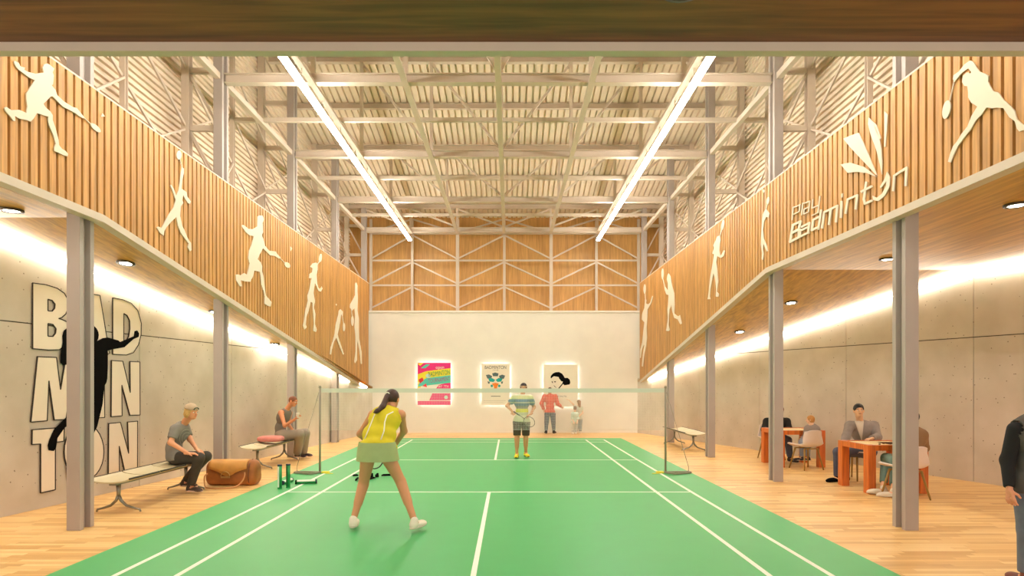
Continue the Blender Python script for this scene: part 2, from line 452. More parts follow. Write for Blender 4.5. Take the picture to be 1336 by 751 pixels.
# lattice in front of the upper back wall
r = thing('lattice_frame', 'pale steel lattice of posts, rails and diagonals before the far wooden wall', 'steel lattice', (MC,21.6,4.06))
D0 = 21.6; k0 = D0/F
def BX(px): return CX+(px-VX)*k0
def BZ(py): return CH+(VY-py)*k0
pxs = [484,538,597,658,719,778,833]; rows = [304.7,339.7,372,404]
for i, px in enumerate(pxs):
    w = .11 if i in (2,4) else .085
    MB().bar((BX(px),D0,4.06), (BX(px),D0,7.3), w, w).build('post', M_steel, r)
for y in rows[:3]: MB().bar((BX(484),D0,BZ(y)), (BX(833),D0,BZ(y)), .05, .055).build('rail', M_steel, r)
for i in range(6):
    up = i % 2 == 0
    for a, b in zip(rows[:-1], rows[1:]):
        xa, xb = BX(pxs[i]), BX(pxs[i+1])
        za, zb = (BZ(b)+.05, BZ(a)-.06) if up else (BZ(a)-.06, BZ(b)+.05)
        MB().bar((xa,D0-.03,za), (xb,D0-.03,zb), .04, .05).build('diagonal', M_steel, r)
    xa, xb = BX(pxs[i]), BX(pxs[i+1])
    za, zb = (BZ(304.7)+.02, BZ(286)) if up else (BZ(286), BZ(304.7)+.02)
    MB().bar((xa,D0-.03,za), (xb,D0-.03,zb), .04, .05).build('diagonal', M_steel, r)
# ================================================================ lights
for i, (x, nm) in enumerate(((MC-3.12,'left'), (MC+3.12,'right'))):
    r = thing('linear_light', 'long glowing linear light hanging from the roof on the %s'%nm, 'ceiling light', (x,12,6.43), 'long hanging light lines')
    MB().box((x-.045,3.8,6.37), (x+.045,20.75,6.43)).build('diffuser', M_led, r)
    MB().box((x-.035,3.8,6.43), (x+.035,20.75,6.46)).build('housing', M_white, r)
    for d in np.arange(4.2, 20.7, 1.15):
        MB().tube([(x,d,6.46), (x,d,6.66)], .006, 6).build('wire', M_steel, r)
for nm, xf, zc, sd in (('left', xWL, zL, 1), ('right', xWR, zR, -1)):
    kk = 7.2 if sd == 1 else 10.5
    m = MB()
    for a, b in ((-2,kk), (kk,20.1)):
        m.bar((xf(a)+sd*.045,a,zc(a)-.03), (xf(b)+sd*.045,b,zc(b)-.03), .05, .04)
    tag(m.build('cove_light', M_cove), 'glowing white light strip along the top of the %s concrete wall'%nm, 'strip light', 'strip lights on the concrete walls')
def slopedpt(px, py, zc, off=0):
    d = 5.0
    for _ in range(60): d = (zc(d)-CH)*F/(VY-py)*.5+d*.5
    return Vector((CX+(px-VX)*d/F, d, zc(d)))
dl = [(15,273,zL,'left'),(164,342,zL,'left'),(281,406,zL,'left'),(333,396,None,''),(1326,266,zR,'right'),(1158,337,zR,'right'),(1032,394,zR,'right'),(965,432,zR,'right'),(893,470,zR,'right')]
cnt = {'left':0,'right':0}
pts = [(slopedpt(a, b, c), nm) for a, b, c, nm in dl if c]
pts += [(Vector((-4.9,13.85,zL(13.85))), 'left'), (Vector((-4.85,16.4,zL(16.4))), 'left')]
for p, nm in pts:
    i = cnt[nm]; cnt[nm] += 1
    r = thing('recessed_downlight', 'round recessed downlight in the sloping wooden ceiling on the %s, %s from the camera'%(nm, ORD[i]), 'downlight', p, 'round ceiling downlights')
    sl = 0 if (nm == 'left' and p.y < 7.2) or (nm == 'right' and p.y < 10.5) else (-.155 if nm == 'left' else -.181)
    a = MB().lathe((0,0,0), [(.095,.0),(.115,-.004),(.118,-.022),(.085,-.026),(.078,-.012)], 24)
    b = MB().lathe((0,0,0), [(.078,-.008),(.078,-.016)], 24)
    for mb, n_, mm in ((a,'trim_ring',mat('lamp_ring',(70,60,50),.4)), (b,'lens',M_down)):
        o = mb.build(n_, mm); o.parent = r; o.rotation_euler = (math.atan(sl),0,0)
# ================================================================ fascia figures, mural, logo
def crop(ox, oy, s): return lambda pts: [(ox+x/s, oy+y/s) for x, y in pts]
def fasL(px, py, off=0): d = (CX-FXL)*F/(VX-px); return Vector((FXL+off, d, CH+(VY-py)*d/F))
def fasR(px, py, off=0): d = (FXR-CX)*F/(px-VX); return Vector((FXR-off, d, CH+(VY-py)*d/F))
def wallL(px, py, off=.0): d = 7.198/((VX-px)/F+.1265); return Vector((CX+(px-VX)*d/F+off, d, CH+(VY-py)*d/F))
def ellpts(cx, cy, rx, ry, rot=0, n=20):
    c, s = math.cos(rot), math.sin(rot)
    return [(cx+rx*math.cos(a)*c-ry*math.sin(a)*s, cy+rx*math.cos(a)*s+ry*math.sin(a)*c) for a in [2*math.pi*i/n for i in range(n)]]
def stroke(pts, w):   # 2-D polyline to a closed band
    L, R = [], []
    for i, p in enumerate(pts):
        a = pts[max(i-1,0)]; b = pts[min(i+1,len(pts)-1)]
        dx, dy = b[0]-a[0], b[1]-a[1]; l = math.hypot(dx, dy) or 1
        nx, ny = -dy/l*w/2, dx/l*w/2
        if 0 < i < len(pts)-1:
            d1 = (p[0]-a[0], p[1]-a[1]); l1 = math.hypot(*d1) or 1
            c = abs((d1[0]*dx+d1[1]*dy)/(l1*l)); k = 1/max(c, .6); nx *= k; ny *= k
        L.append((p[0]+nx, p[1]+ny)); R.append((p[0]-nx, p[1]-ny))
    return L+R[::-1]
M_fig = mat('figure_cream', (226,212,190), .55)
def figure(label, side, ox, oy, s, body, racket=None, shaft=None, shuttle=None, sw=4):
    f = fasL if side == 'L' else fasR; off = Vector((.010 if side == 'L' else -.010, 0, 0)); C = crop(ox, oy, s)
    mp = lambda pts: [f(x, y, .004) for x, y in C(pts)]
    o = f(*C([body[0]])[0])
    r = thing('player_silhouette', label, 'wall silhouette', o, 'cream player silhouettes on the slatted fronts')
    MB().poly([mp(body)], off).build('player_body', M_fig, r)
    if racket: 
        m = MB().poly([mp(ellpts(*racket))], off)
        if shaft: m.poly([mp(stroke(shaft, sw))], off)
        m.build('racket', M_fig, r)
    if shuttle: MB().poly([mp(shuttle)], off).build('shuttlecock', M_fig, r)
figure('biggest cream badminton player silhouette on the left slatted front, lunging with its racket low', 'L', 0, 70, 5.364,
 [(92,72),(88,56),(97,50),(112,62),(113,52),(122,66),(133,88),(165,98),(160,112),(185,127),(240,140),(298,132),(290,100),(300,75),(325,68),(345,82),(370,105),(360,130),(367,155),(362,215),(352,220),(380,255),(392,290),(440,335),(500,372),(530,380),(545,400),(582,445),(575,452),(545,436),(525,420),(480,395),(430,370),(395,335),(358,298),(345,300),(295,350),(310,375),(345,405),(360,430),(360,465),(380,520),(400,600),(405,640),(425,665),(450,680),(468,700),(465,718),(440,712),(395,690),(372,680),(372,655),(382,630),(365,570),(335,500),(328,470),(330,440),(300,432),(250,415),(225,455),(205,475),(180,465),(130,455),(95,435),(98,470),(85,470),(55,430),(28,400),(22,380),(32,370),(70,395),(125,392),(145,400),(175,415),(182,370),(175,320),(175,280),(200,240),(235,185),(200,170),(165,145),(125,115),(105,95)],
 (662,518,45,17,.72), [(578,446),(634,496)], [(710,415),(728,440),(698,440)])
figure('cream silhouette of a leaping woman reaching straight up, second figure on the left front', 'L', 190, 190, 5.37,
 [(247,150),(262,160),(262,190),(250,240),(245,300),(260,310),(280,325),(285,355),(300,375),(310,390),(305,408),(290,400),(270,370),(258,345),(250,380),(258,400),(240,425),(238,450),(235,490),(250,560),(270,600),(285,640),(300,665),(312,680),(315,730),(305,740),(290,710),(295,685),(270,650),(240,610),(220,560),(208,500),(175,530),(140,570),(125,595),(120,630),(95,610),(72,575),(80,565),(105,575),(120,550),(150,490),(190,430),(205,380),(195,350),(180,310),(167,280),(173,272),(190,300),(208,350),(225,310),(235,250),(240,190)],
 (228,65,17,32,0), [(236,95),(252,155)], sw=3)
figure('cream silhouette of a man lunging with a low racket, third on the left front', 'L', 296, 270, 5.563,
 [(218,70),(230,60),(255,62),(263,90),(255,115),(258,180),(250,205),(265,250),(272,280),(300,315),(350,322),(365,345),(385,365),(375,375),(345,355),(310,350),(270,310),(258,298),(235,340),(218,378),(240,400),(252,430),(250,460),(262,510),(270,580),(278,640),(300,665),(320,690),(312,722),(290,715),(268,700),(270,650),(262,610),(245,560),(240,500),(235,470),(195,460),(185,500),(165,542),(130,540),(95,530),(105,575),(90,575),(62,530),(58,490),(75,488),(95,495),(120,478),(140,490),(152,450),(160,410),(150,370),(155,320),(175,270),(190,210),(160,205),(130,180),(103,140),(108,128),(125,135),(150,158),(185,160),(215,142)],
 (435,420,25,17,.8), [(380,368),(418,404)], [(455,283),(471,300),(458,320)])
figure('cream silhouette of a girl with a ponytail and raised racket, fourth on the left front', 'L', 385, 320, 4.694,
 [(90,130),(105,110),(125,105),(135,115),(135,150),(128,180),(133,230),(138,255),(150,268),(160,250),(165,265),(155,283),(140,278),(128,250),(118,230),(110,290),(118,340),(112,380),(122,420),(118,480),(130,515),(125,530),(108,522),(112,480),(108,420),(103,350),(92,345),(80,400),(65,440),(62,485),(68,500),(55,515),(45,490),(52,460),(60,400),(75,340),(72,310),(85,270),(98,200),(82,200),(85,175),(100,165),(105,140)],
 (152,77,9,26,.15), [(132,118),(147,98)])
figure('small cream silhouette of a child player, fifth figure on the left front', 'L', 385, 320, 4.694,
 [(265,400),(275,390),(290,405),(288,440),(280,420),(275,460),(268,500),(258,545),(265,570),(285,630),(297,665),(290,668),(270,620),(250,565),(235,590),(222,640),(218,668),(210,665),(215,625),(230,580),(240,540),(245,490),(255,450),(262,425)],
 (297,500,7,26,0), [(288,438),(294,478)], [(248,356),(254,360),(252,368),(247,366)], sw=3)
figure('tall narrow cream silhouette of a player stretching up, last on the left front', 'L', 385, 320, 4.694,
 [(365,235),(372,225),(380,245),(380,285),(382,320),(380,400),(388,450),(388,520),(390,570),(405,650),(408,725),(400,725),(392,650),(380,580),(377,640),(378,700),(365,722),(360,710),(368,650),(368,560),(362,500),(365,430),(362,385),(350,395),(347,402),(333,380),(335,360),(350,335),(365,305)],
 (349,462,8,31,0), [(342,392),(348,436)])
figure('biggest cream player silhouette on the right front, arms over its head and racket hanging down', 'R', 1215, 70, 5.008,
 [(262,45),(285,55),(300,85),(325,118),(360,130),(382,145),(380,185),(395,215),(415,245),(450,255),(480,300),(530,345),(555,375),(570,430),(606,460),(640,480),(644,500),(606,500),(585,508),(570,490),(555,440),(520,415),(480,355),(430,352),(405,357),(370,350),(340,395),(300,435),(270,490),(230,540),(185,600),(155,660),(135,710),(118,705),(130,660),(150,605),(175,575),(205,525),(245,475),(270,410),(310,345),(270,320),(250,285),(250,250),(245,212),(225,210),(210,185),(215,145),(240,122),(265,130),(270,120),(250,95),(210,125),(175,165),(160,185),(150,165),(155,140),(190,115),(225,70)],
 (107,365,25,62,.2), [(157,178),(128,308)])
figure('cream silhouette of a girl raising her racket, on the right front by the third column', 'R', 910, 240, 4.694,
 [(125,320),(140,315),(145,345),(140,370),(138,410),(145,440),(165,405),(172,412),(165,440),(145,453),(125,440),(118,480),(125,530),(130,600),(122,660),(135,675),(132,690),(115,688),(118,640),(110,570),(102,545),(90,600),(82,650),(78,690),(82,705),(65,705),(68,690),(75,640),(80,580),(90,520),(98,480),(105,430),(95,425),(105,390),(100,375),(115,345)],
 (158,250,8,32,.15), [(138,325),(152,276)])
figure('slender cream player silhouette just left of the logo on the right front', 'R', 910, 240, 4.694,
 [(415,165),(425,152),(445,180),(440,205),(425,200),(412,230),(405,280),(410,335),(430,380),(435,410),(428,412),(415,380),(408,360),(405,400),(410,430),(405,465),(398,460),(400,420),(392,370),(395,310),(398,250),(402,210),(405,185)],
 (435,102,8,23,.1), [(424,158),(432,120)], [(406,34),(416,36),(414,52),(408,52)])
figure('cream silhouette of a running man with one leg kicked back, on the right front', 'R', 830, 340, 5.37,
 [(222,100),(230,88),(243,110),(255,180),(270,230),(272,310),(270,370),(295,390),(310,380),(322,440),(312,445),(295,410),(270,400),(255,350),(250,310),(238,340),(232,390),(230,450),(238,485),(230,492),(212,490),(218,460),(225,400),(222,340),(228,290),(230,240),(215,235),(205,210),(200,175),(215,195),(225,210),(225,160),(218,130)],
 (188,92,8,38,0), [(190,128),(202,178)], sw=3)
figure('long thin cream player silhouette with both arms up, last on the right front', 'R', 830, 340, 5.37,
 [(65,268),(73,275),(72,300),(85,305),(100,295),(115,245),(120,250),(112,290),(95,320),(82,340),(80,400),(75,470),(78,540),(72,600),(60,660),(50,740),(42,740),(48,660),(60,590),(55,590),(42,625),(35,680),(30,680),(32,620),(45,570),(52,500),(60,430),(42,410),(45,370),(60,330)],
 (62,198,8,34,0), [(64,230),(67,272)], sw=3)
# logo
C = crop(1020, 140, 4.172)
lr = thing('wall_logo', 'cream shuttlecock logo with the lettering play Badminton on the right slatted front', 'logo', fasR(1110,220), None)
offR = Vector((-.010,0,0)); mpR = lambda pts: [fasR(x, y, .004) for x, y in C(pts)]
for f_ in ([(340,170),(382,152),(425,138),(470,240),(525,372),(505,352),(380,220)], [(325,310),(375,300),(455,325),(520,378),(470,358),(410,350),(365,357)],
           [(475,90),(478,55),(500,75),(520,120),(535,160),(548,230),(552,300),(550,365),(540,310),(520,230),(490,150)], [(502,78),(522,97),(545,165),(541,176),(518,125)],
           [(565,20),(582,40),(578,110),(570,215),(563,215),(565,110)]):
    MB().poly([mpR(f_)], offR).build('feather', M_fig, lr)
def letter(strokes, w, parent=lr):
    m = MB(); kz = 0
    for st in strokes:
        if isinstance(st, tuple): m.poly([mpR(list(st))], offR); continue
        for (xa, ya), (xb, yb) in zip(st[:-1], st[1:]):
            l_ = math.hypot(xb-xa, yb-ya); ux, uy = (xb-xa)/l_*w*.35, (yb-ya)/l_*w*.35
            kz += 1; m.poly([mpR(stroke([(xa-ux,ya-uy),(xb+ux,yb+uy)], w))], offR*(1+.07*kz))
    m.build('letter', M_fig, parent)
w = 13
letter([[(50,732),(64,640),(106,620),(98,662),(62,682)], [(62,682),(98,664),(98,706),(50,732)]], 12)
letter([[(112,650),(155,628),(148,685)], [(108,664),(104,704),(150,680)], [(112,668),(150,650)]], 10)
letter([[(218,560),(204,662)], [(208,594),(176,612),(168,668),(206,650)]], 11)
letter([[(224,655),(236,570),(308,535),(300,622)], [(272,556),(262,636)]], 11)
letter([[(330,512),(326,598)], ((330,470),(338,466),(336,488),(328,492))], 11)
letter([[(352,575),(364,500),(416,478),(408,552)]], 11)
letter([[(464,408),(452,500),(458,524),(494,508)], [(440,458),(494,430)]], 12)
letter([((578,350),(595,380),(592,430),(568,480),(532,510),(505,505),(498,480),(522,492),(552,468),(574,425),(574,402),(545,440),(540,432),(565,390))], 10)
letter([[(612,452),(618,372),(686,328),(680,424)]], 12)
letter([[(60,612),(66,545),(104,530),(100,566),(64,584)]], 5); letter([[(118,520),(112,585)]], 5)
letter([[(126,522),(156,510),(150,568),(124,580),(127,553),(152,542)]], 5); letter([[(172,500),(169,548),(206,532)], [(212,482),(202,572),(170,588)]], 5)
# mural letters on the left concrete wall
A = crop(30,360,5.3625); B = crop(30,490,4.694)
M_let = mat('letter_cream', (240,228,210), .6); M_out = mat('letter_outline', (44,34,28), .6)
wn_ = Vector((1,-.1265,0)).normalized()
def mural(label, outer, holes=()):
    loops = [outer]+list(holes); o = wallL(*outer[0])
    L3 = [[wallL(x, y, .006) for x, y in l] for l in loops]
    r = MB().poly(L3, wn_*.012).build('wall_letter', M_let, origin=o); tag(r, label, 'letter', 'big lettering on the left wall')
    for l in L3:
        m = MB()
        for i in range(len(l)): m.bar(l[i]+wn_*.011, l[(i+1) % len(l)]+wn_*.011, .013, .012, up=wn_)
        m.build('outline', M_out, r)
mural('big cream letter B, top left of the lettering on the concrete wall', A([(58,48),(150,60),(230,85),(280,120),(305,165),(308,220),(290,265),(262,290),(240,297),(262,303),(300,320),(318,370),(310,440),(280,490),(245,515),(170,517),(58,507)]), [A([(165,162),(195,170),(215,195),(212,225),(195,245),(165,243)]), A([(165,332),(200,338),(222,368),(218,400),(200,422),(165,420)])])
mural('big cream letter A, partly behind the nearest column in the top row', A([(425,118),(530,135),(596,542),(522,537),(512,468),(432,458),(420,525),(345,518)]), [A([(448,395),(492,400),(472,240)])])
mural('big cream letter D, top right of the lettering on the concrete wall', A([(620,152),(690,165),(750,190),(795,240),(820,330),(818,410),(800,480),(765,535),(715,552),(620,546)]), [A([(697,262),(720,275),(738,310),(740,370),(732,420),(715,455),(697,465)])])
mural('big cream letter M, left of the middle row of lettering', [(47.2,465),(72,466),(77.3,508),(84,467.5),(106,470),(112,546),(92,546.5),(90,505),(84.3,547),(69,547.5),(62,496.4),(59.8,548.6),(38.5,550.3)])
mural('big cream letter I, middle row, mostly behind the nearest column', [(118,470),(134.5,471),(135,544.3),(117,545.5)])
mural('big cream letter N at the right of the middle row, under the D', [(144,470),(158.7,471),(168.5,512),(168,471.3),(181,471.9),(181.3,541.1),(168,541.5),(157.4,502),(157.8,542.2),(143.5,543.3)])
mural('big cream letter T, left of the bottom row of lettering', B([(48,330),(245,315),(242,400),(190,407),(190,697),(100,717),(100,417),(46,420)]))
mural('big cream letter O, bottom row, behind the nearest column', ellpts(108,589,26,37,0,28), [ellpts(108,589,8,21,0,18)])
mural('big cream letter N at the right of the bottom row, behind the bench', B([(518,292),(590,285),(640,475),(634,283),(695,277),(694,597),(622,610),(582,430),(583,618),(515,630)]))
bod = [(103,450),(124,444.8),(131.6,441),(138,440),(152,444),(154,446.2),(172.7,438.3),(173.6,431.8),(176.4,430.9),(178.8,434.6),(178.3,439.3),(171.7,442),(159.6,452.7),(145.6,455.1),(138,457),(137.8,479),(137.2,494),(136,499),(133.5,503),(131,527),(124,556),(112,580),(98,612),(92,628),(86.5,627),(84,610),(87,600),(96,575),(106,548),(106,535),(92,550),(81,558),(72,571),(70,584),(67,588),(61,587),(59.8,581),(62,573),(68,560),(76,552),(90,538),(102,520),(104,490),(100,472),(95,464),(88,474),(80,476.5),(76.6,473),(76.6,462),(79.4,447),(79,438),(81,431),(86,427),(92,430),(98,438)]
r = thing('jumping_silhouette', 'flat black silhouette of a jumping player over the big lettering on the left wall', 'wall silhouette', wallL(110,520))
MB().poly([[wallL(x, y, .024) for x, y in bod]], wn_*.01).build('player_body', M_black, r)
MB().poly([[wallL(x, y, .024) for x, y in ellpts(113,437,13,14,0,20)]], wn_*.01).build('head', M_black, r)
# ================================================================ posters with glowing edge
def bw(px, py, off=0): d = DB-off; return Vector((CX+(px-VX)*d/F, d, CH+(VY-py)*d/F))
def flat(m, pts, off, t=.002, mi=0): m.poly([[bw(x, y, off) for x, y in pts]], (0,-t,0), mi); return m
def rect(x0, y0, x1, y1): return [(x0,y0),(x1,y0),(x1,y1),(x0,y1)]
def text3(s, px, py, hpx, off, m, parent, name='lettering', wide=1.0, rot=0):
    cu = bpy.data.curves.new(name, 'FONT'); cu.body = s; cu.size = hpx*DB/F*1.38; cu.align_x = 'CENTER'; cu.align_y = 'CENTER'; cu.extrude = .001
    cu.offset = .0
    ob = bpy.data.objects.new(name, cu); COL.objects.link(ob); cu.materials.append(m)
    bpy.context.view_layer.update(); me = bpy.data.meshes.new_from_object(ob.evaluated_get(bpy.context.evaluated_depsgraph_get()))
    bpy.data.objects.remove(ob); ob = bpy.data.objects.new(name, me); COL.objects.link(ob)
    ob.parent = parent; ob.location = bw(px, py, off)-wloc(parent); ob.rotation_euler = (math.pi/2, rot, 0); ob.scale = (wide,1,1); return ob
def poster(label, x0, y0, x1, y1, m):
    c = bw((x0+x1)/2, (y0+y1)/2)
    r = thing('wall_poster', label, 'poster', c, 'backlit posters on the far white wall')
    a = bw(x0, y0, .0); b = bw(x1, y1, 0)
    MB().box((a.x,DB-.1,b.z), (b.x,DB-.07,a.z)).build('panel', m, r)
    e = MB(); t = .025
    for (u0,v0,u1,v1) in ((a.x+.05,a.z-.05-t,b.x-.05,a.z-.05),(a.x+.05,b.z+.05,b.x-.05,b.z+.05+t),(a.x+.05,b.z+.05+t,a.x+.05+t,a.z-.05-t),(b.x-.05-t,b.z+.05+t,b.x-.05,a.z-.05-t)):
        e.box((u0,DB-.068,v0), (u1,DB-.03,v1))
    e.build('edge_light', M_halo, r); return r
pk = mat('poster_pink', (236,40,130), .6); ye = mat('poster_yellow', (240,225,60), .6); tq = mat('poster_turquoise', (90,205,190), .6)
gn = mat('poster_green', (110,205,120), .6); rd = mat('poster_red', (226,60,70), .6); wh = mat('poster_white', (246,240,232), .6)
r = poster('bright pink and yellow tournament poster, left of the three on the white wall', 545, 473, 588, 528, wh)
O = .1005
X0 = 545
flat(m := MB(), rect(545,473,588,528), O); m.build('ground', wh, r)
m = MB(); flat(m, [(545,473),(588,473),(588,482),(568,486),(545,497)], O+.003); flat(m, [(572,502),(588,498),(588,511),(566,511)], O+.003); flat(m, [(564,513),(588,513),(588,522),(560,522)], O+.003); flat(m, rect(545,523,588,528), O+.003); m.build('pink_field', pk, r)
m = MB(); flat(m, [(545,488),(556,484),(588,480),(588,490),(545,499)], O+.006); flat(m, [(545,474),(553,473),(548,477)], O+.006); flat(m, [(545,500),(552,498),(549,505),(545,506)], O+.006); m.build('yellow_field', ye, r)
m = MB(); flat(m, [(556,493),(588,489),(588,499),(545,504),(548,498)], O+.009); flat(m, [(549,480),(556,475),(561,475),(555,480)], O+.009); m.build('turquoise_field', tq, r)
m = MB(); flat(m, [(546,495),(551,492),(553,496),(548,500)], O+.011); flat(m, [(551,503),(556,500),(557,505)], O+.011); m.build('red_field', rd, r)
m = MB(); flat(m, ellpts(558.5,490,3.2,2.6), O+.013); flat(m, ellpts(582,518,2.4,2.4), O+.013); m.build('shuttlecock_picture', mat('pale_mint', (206,236,224), .6), r)
text3('BADMINTON', 573, 487, 6.2, O+.014, mat('poster_green_text', (60,150,90), .6), r, wide=.56, rot=-.12); text3('TOURNAMENT', 573, 495.5, 5.6, O+.014, mat('poster_magenta', (170,60,130), .6), r, wide=.54, rot=-.12)
text3('MAY 7TH', 577.5, 504, 3.4, O+.012, wh, r, wide=.8); text3('open', 574, 479, 4, O+.012, wh, r)
r = poster('pale poster with the word BADMINTON and a turquoise shuttlecock, middle of the white wall', 628.5, 474.5, 665, 528, M_cream)
tx = mat('poster_text', (70,72,70), .6); t1 = mat('shuttle_slate', (84,104,106), .6); t2 = mat('shuttle_teal', (20,160,155), .6); t3 = mat('shuttle_orange', (232,130,40), .6)
text3('BADMINTON', 646.5, 479.2, 4.4, O, tx, r, wide=.78); text3('C L U B', 646.5, 482.6, 1.6, O, tx, r)
K = crop(620,465,9.388)
m = MB()
for a in ([(130,225),(170,218),(207,238),(200,262),(150,270)],[(208,205),(245,194),(285,205),(278,240),(218,240)],[(292,235),(330,220),(366,232),(350,272),(300,262)],[(150,300),(180,310),(175,332),(158,330)],[(315,310),(340,300),(336,330),(320,332)]): flat(m, K(a), O)
m.build('slate_feathers', t1, r); m = MB()
for a in ([(160,268),(205,262),(245,285),(225,310),(175,305)],[(250,285),(285,262),(335,268),(320,305),(275,310)],ellpts(203,358,15,16),ellpts(295,358,15,16)): flat(m, K(a), O+.002)
m.build('teal_feathers', t2, r); m = MB()
for a in ([(205,330),(245,320),(290,330),(270,365),(265,410),(235,410),(228,365)],ellpts(248,416,14,17)): flat(m, K(a), O+.004)
m.build('orange_cork', t3, r)
m = MB(); flat(m, rect(640.5,516.2,653,517), O); m.build('text_line', tx, r)
m = MB(); flat(m, rect(631,522.2,660,522.6), O); flat(m, rect(631,524.2,657,524.6), O); m.build('text_line', mat('text_faint', (190,178,160), .6), r)
r = poster('pale poster with a black and white drawing of a face, right of the three posters', 709, 475.5, 753.5, 530, M_cream)
K = crop(700,465,11.557)
m = MB()
flat(m, K([(212,320),(215,290),(245,255),(285,235),(340,232),(385,255),(410,290),(425,320),(470,320),(500,345),(510,390),(498,420),(460,425),(420,432),(400,410),(345,480),(328,475),(385,408),(398,375),(375,372),(345,335),(330,305),(290,300),(262,295),(240,310),(222,328)]), O)
m.build('hair_drawing', M_black, r)
m = MB()
for a in ([(225,370),(245,375),(250,400),(235,392)],[(262,372),(295,370),(285,388),(268,386)],[(255,430),(275,440),(290,465),(278,458)],[(280,455),(300,462),(292,470)]): flat(m, K(a), O)
m.build('face_lines', mat('drawing_brown', (60,44,36), .6), r)
text3('MY SHUTTL', 733, 516.9, 2.0, O, tx, r, wide=.9)
# ================================================================ net
r = thing('badminton_net', 'white badminton net with pale top band strung across the court', 'net', (0,11.42,.79))
xl, xr, yN = -3.13, 3.13, 11.42
M_net = mat('net_cord', (226,222,210), .8); M_tape = mat('net_tape', (206,212,196), .7)
m = MB()
for i in range(int(6.26/.02)+1):
    x = xl+i*.02; m.box((x-.0010,yN-.001,.80), (x+.0010,yN+.001,1.49))
for i in range(int(.69/.02)+1):
    z = .80+i*.02; m.box((xl,yN-.001,z-.0010), (xr,yN+.001,z+.0010))
m.build('mesh', M_net, r, fix=False)
MB().box((xl,yN-.006,1.475), (xr,yN+.006,1.55)).build('top_band', M_tape, r)
MB().tube([(xl,yN,.795), (xr,yN,.795)], .002, 6).build('bottom_cord', M_net, r)
M_pole = mat('pole_grey', (142,134,116), .4); M_yel = mat('foot_yellow', (232,220,70), .5)
for sd, nm in ((-1,'left'), (1,'right')):
    x = sd*3.155
    r = thing('net_stand', 'slim grey freestanding net post with floor frame and guy wire, %s end of the net'%nm, 'net post', (x,yN,0), 'net posts')
    MB().tube([(x,yN,.012), (x,yN,1.57)], .019, 10).build('pole', M_pole, r)
    e = x+sd*.43
    m = MB(); m.bar((x,yN,.025), (e,yN+.02,.025), .03, .03); m.bar((x-sd*.03,yN-.02,.025), (x+sd*.12,yN-.24,.025), .03, .03); m.bar((x+sd*.12,yN-.24,.025), (e+sd*.02,yN-.06,.025), .03, .03); m.bar((e,yN-.08,.03),(e,yN+.06,.03),.03,.03)
    m.build('floor_frame', M_pole, r)
    MB().tube([(x,yN,1.54), (e-sd*.01,yN,.12), (e-sd*.01,yN,.03)], .005, 6).build('guy_wire', M_pole, r)
    m = MB(); m.box((x-sd*.17,yN-.05,.010), (x-sd*.04,yN+.03,.04)); m.bar((x-sd*.26,yN-.12,.014), (x-sd*.12,yN-.06,.014), .05, .008)
    m.build('yellow_foot', M_yel, r)
    MB().lathe((x,yN,1.555), [(.026,0),(.026,.03),(.012,.045)], 12).build('cap', M_pole, r)
# ================================================================ benches
M_seat = mat('bench_seat', (192,180,146), .5); M_sedge = mat('bench_edge', (60,56,50), .5); M_alu = mat('bench_metal', (140,138,128), .3, metal=.8)
def bench(label, xc, y0, y1, n=3):
    r = thing('bench', label, 'bench', (xc,(y0+y1)/2,0), 'metal framed benches')
    L = (y1-y0)/n
    for i in range(n):
        a = y0+i*L+.015; b = y0+(i+1)*L-.015; m = MB(); q = 10; vs = []
        for j in range(q+1):
            t = j/q; x = xc-.26+.52*t; z = .445-.035*(1-(2*t-1)**2)+(.012 if j in (0,q) else 0)
            for y in (a, b): vs += [(x,y,z), (x,y,z-.018)]
        fs = []
        for j in range(q):
            o = j*4; fs += [(o,o+2,o+6,o+4),(o+1,o+5,o+7,o+3),(o,o+4,o+5,o+1),(o+2,o+3,o+7,o+6)]
        fs += [(0,1,3,2),(q*4,q*4+2,q*4+3,q*4+1)]
        m.add(vs, fs); m.build('seat_panel', M_seat, r)
        for q_ in (-.26,.26): MB().bar((xc+q_,a,.452),(xc+q_,b,.452),.014,.02).build('seat_edge', M_sedge, r)
    MB().bar((xc,y0+.1,.375), (xc,y1-.1,.375), .09, .035).build('beam', M_alu, r)
    for y in (y0+.22, y1-.22):
        m = MB(); m.tube([(xc,y,.36),(xc,y,.26),(xc,y,.2)], [.03,.024,.022], 10)
        for s in (-1, 1):
            m.tube([(xc,y,.23),(xc+s*.03,y,.15),(xc+s*.1,y,.085),(xc+s*.2,y,.052),(xc+s*.27,y,.035),(xc+s*.28,y,.008)], [.02,.02,.017,.014,.013,.013], 8)
        m.build('leg', M_alu, r)
    return r
bench('cream slatted bench under the man in the cap, at the left wall by the lettering', -4.68, 7.76, 9.86)
bench('cream bench holding the pink cushion and the man in the tank top', -4.52, 11.75, 13.62)
bench('empty cream bench on the far right beside the fourth column', 4.78, 15.0, 17.2)
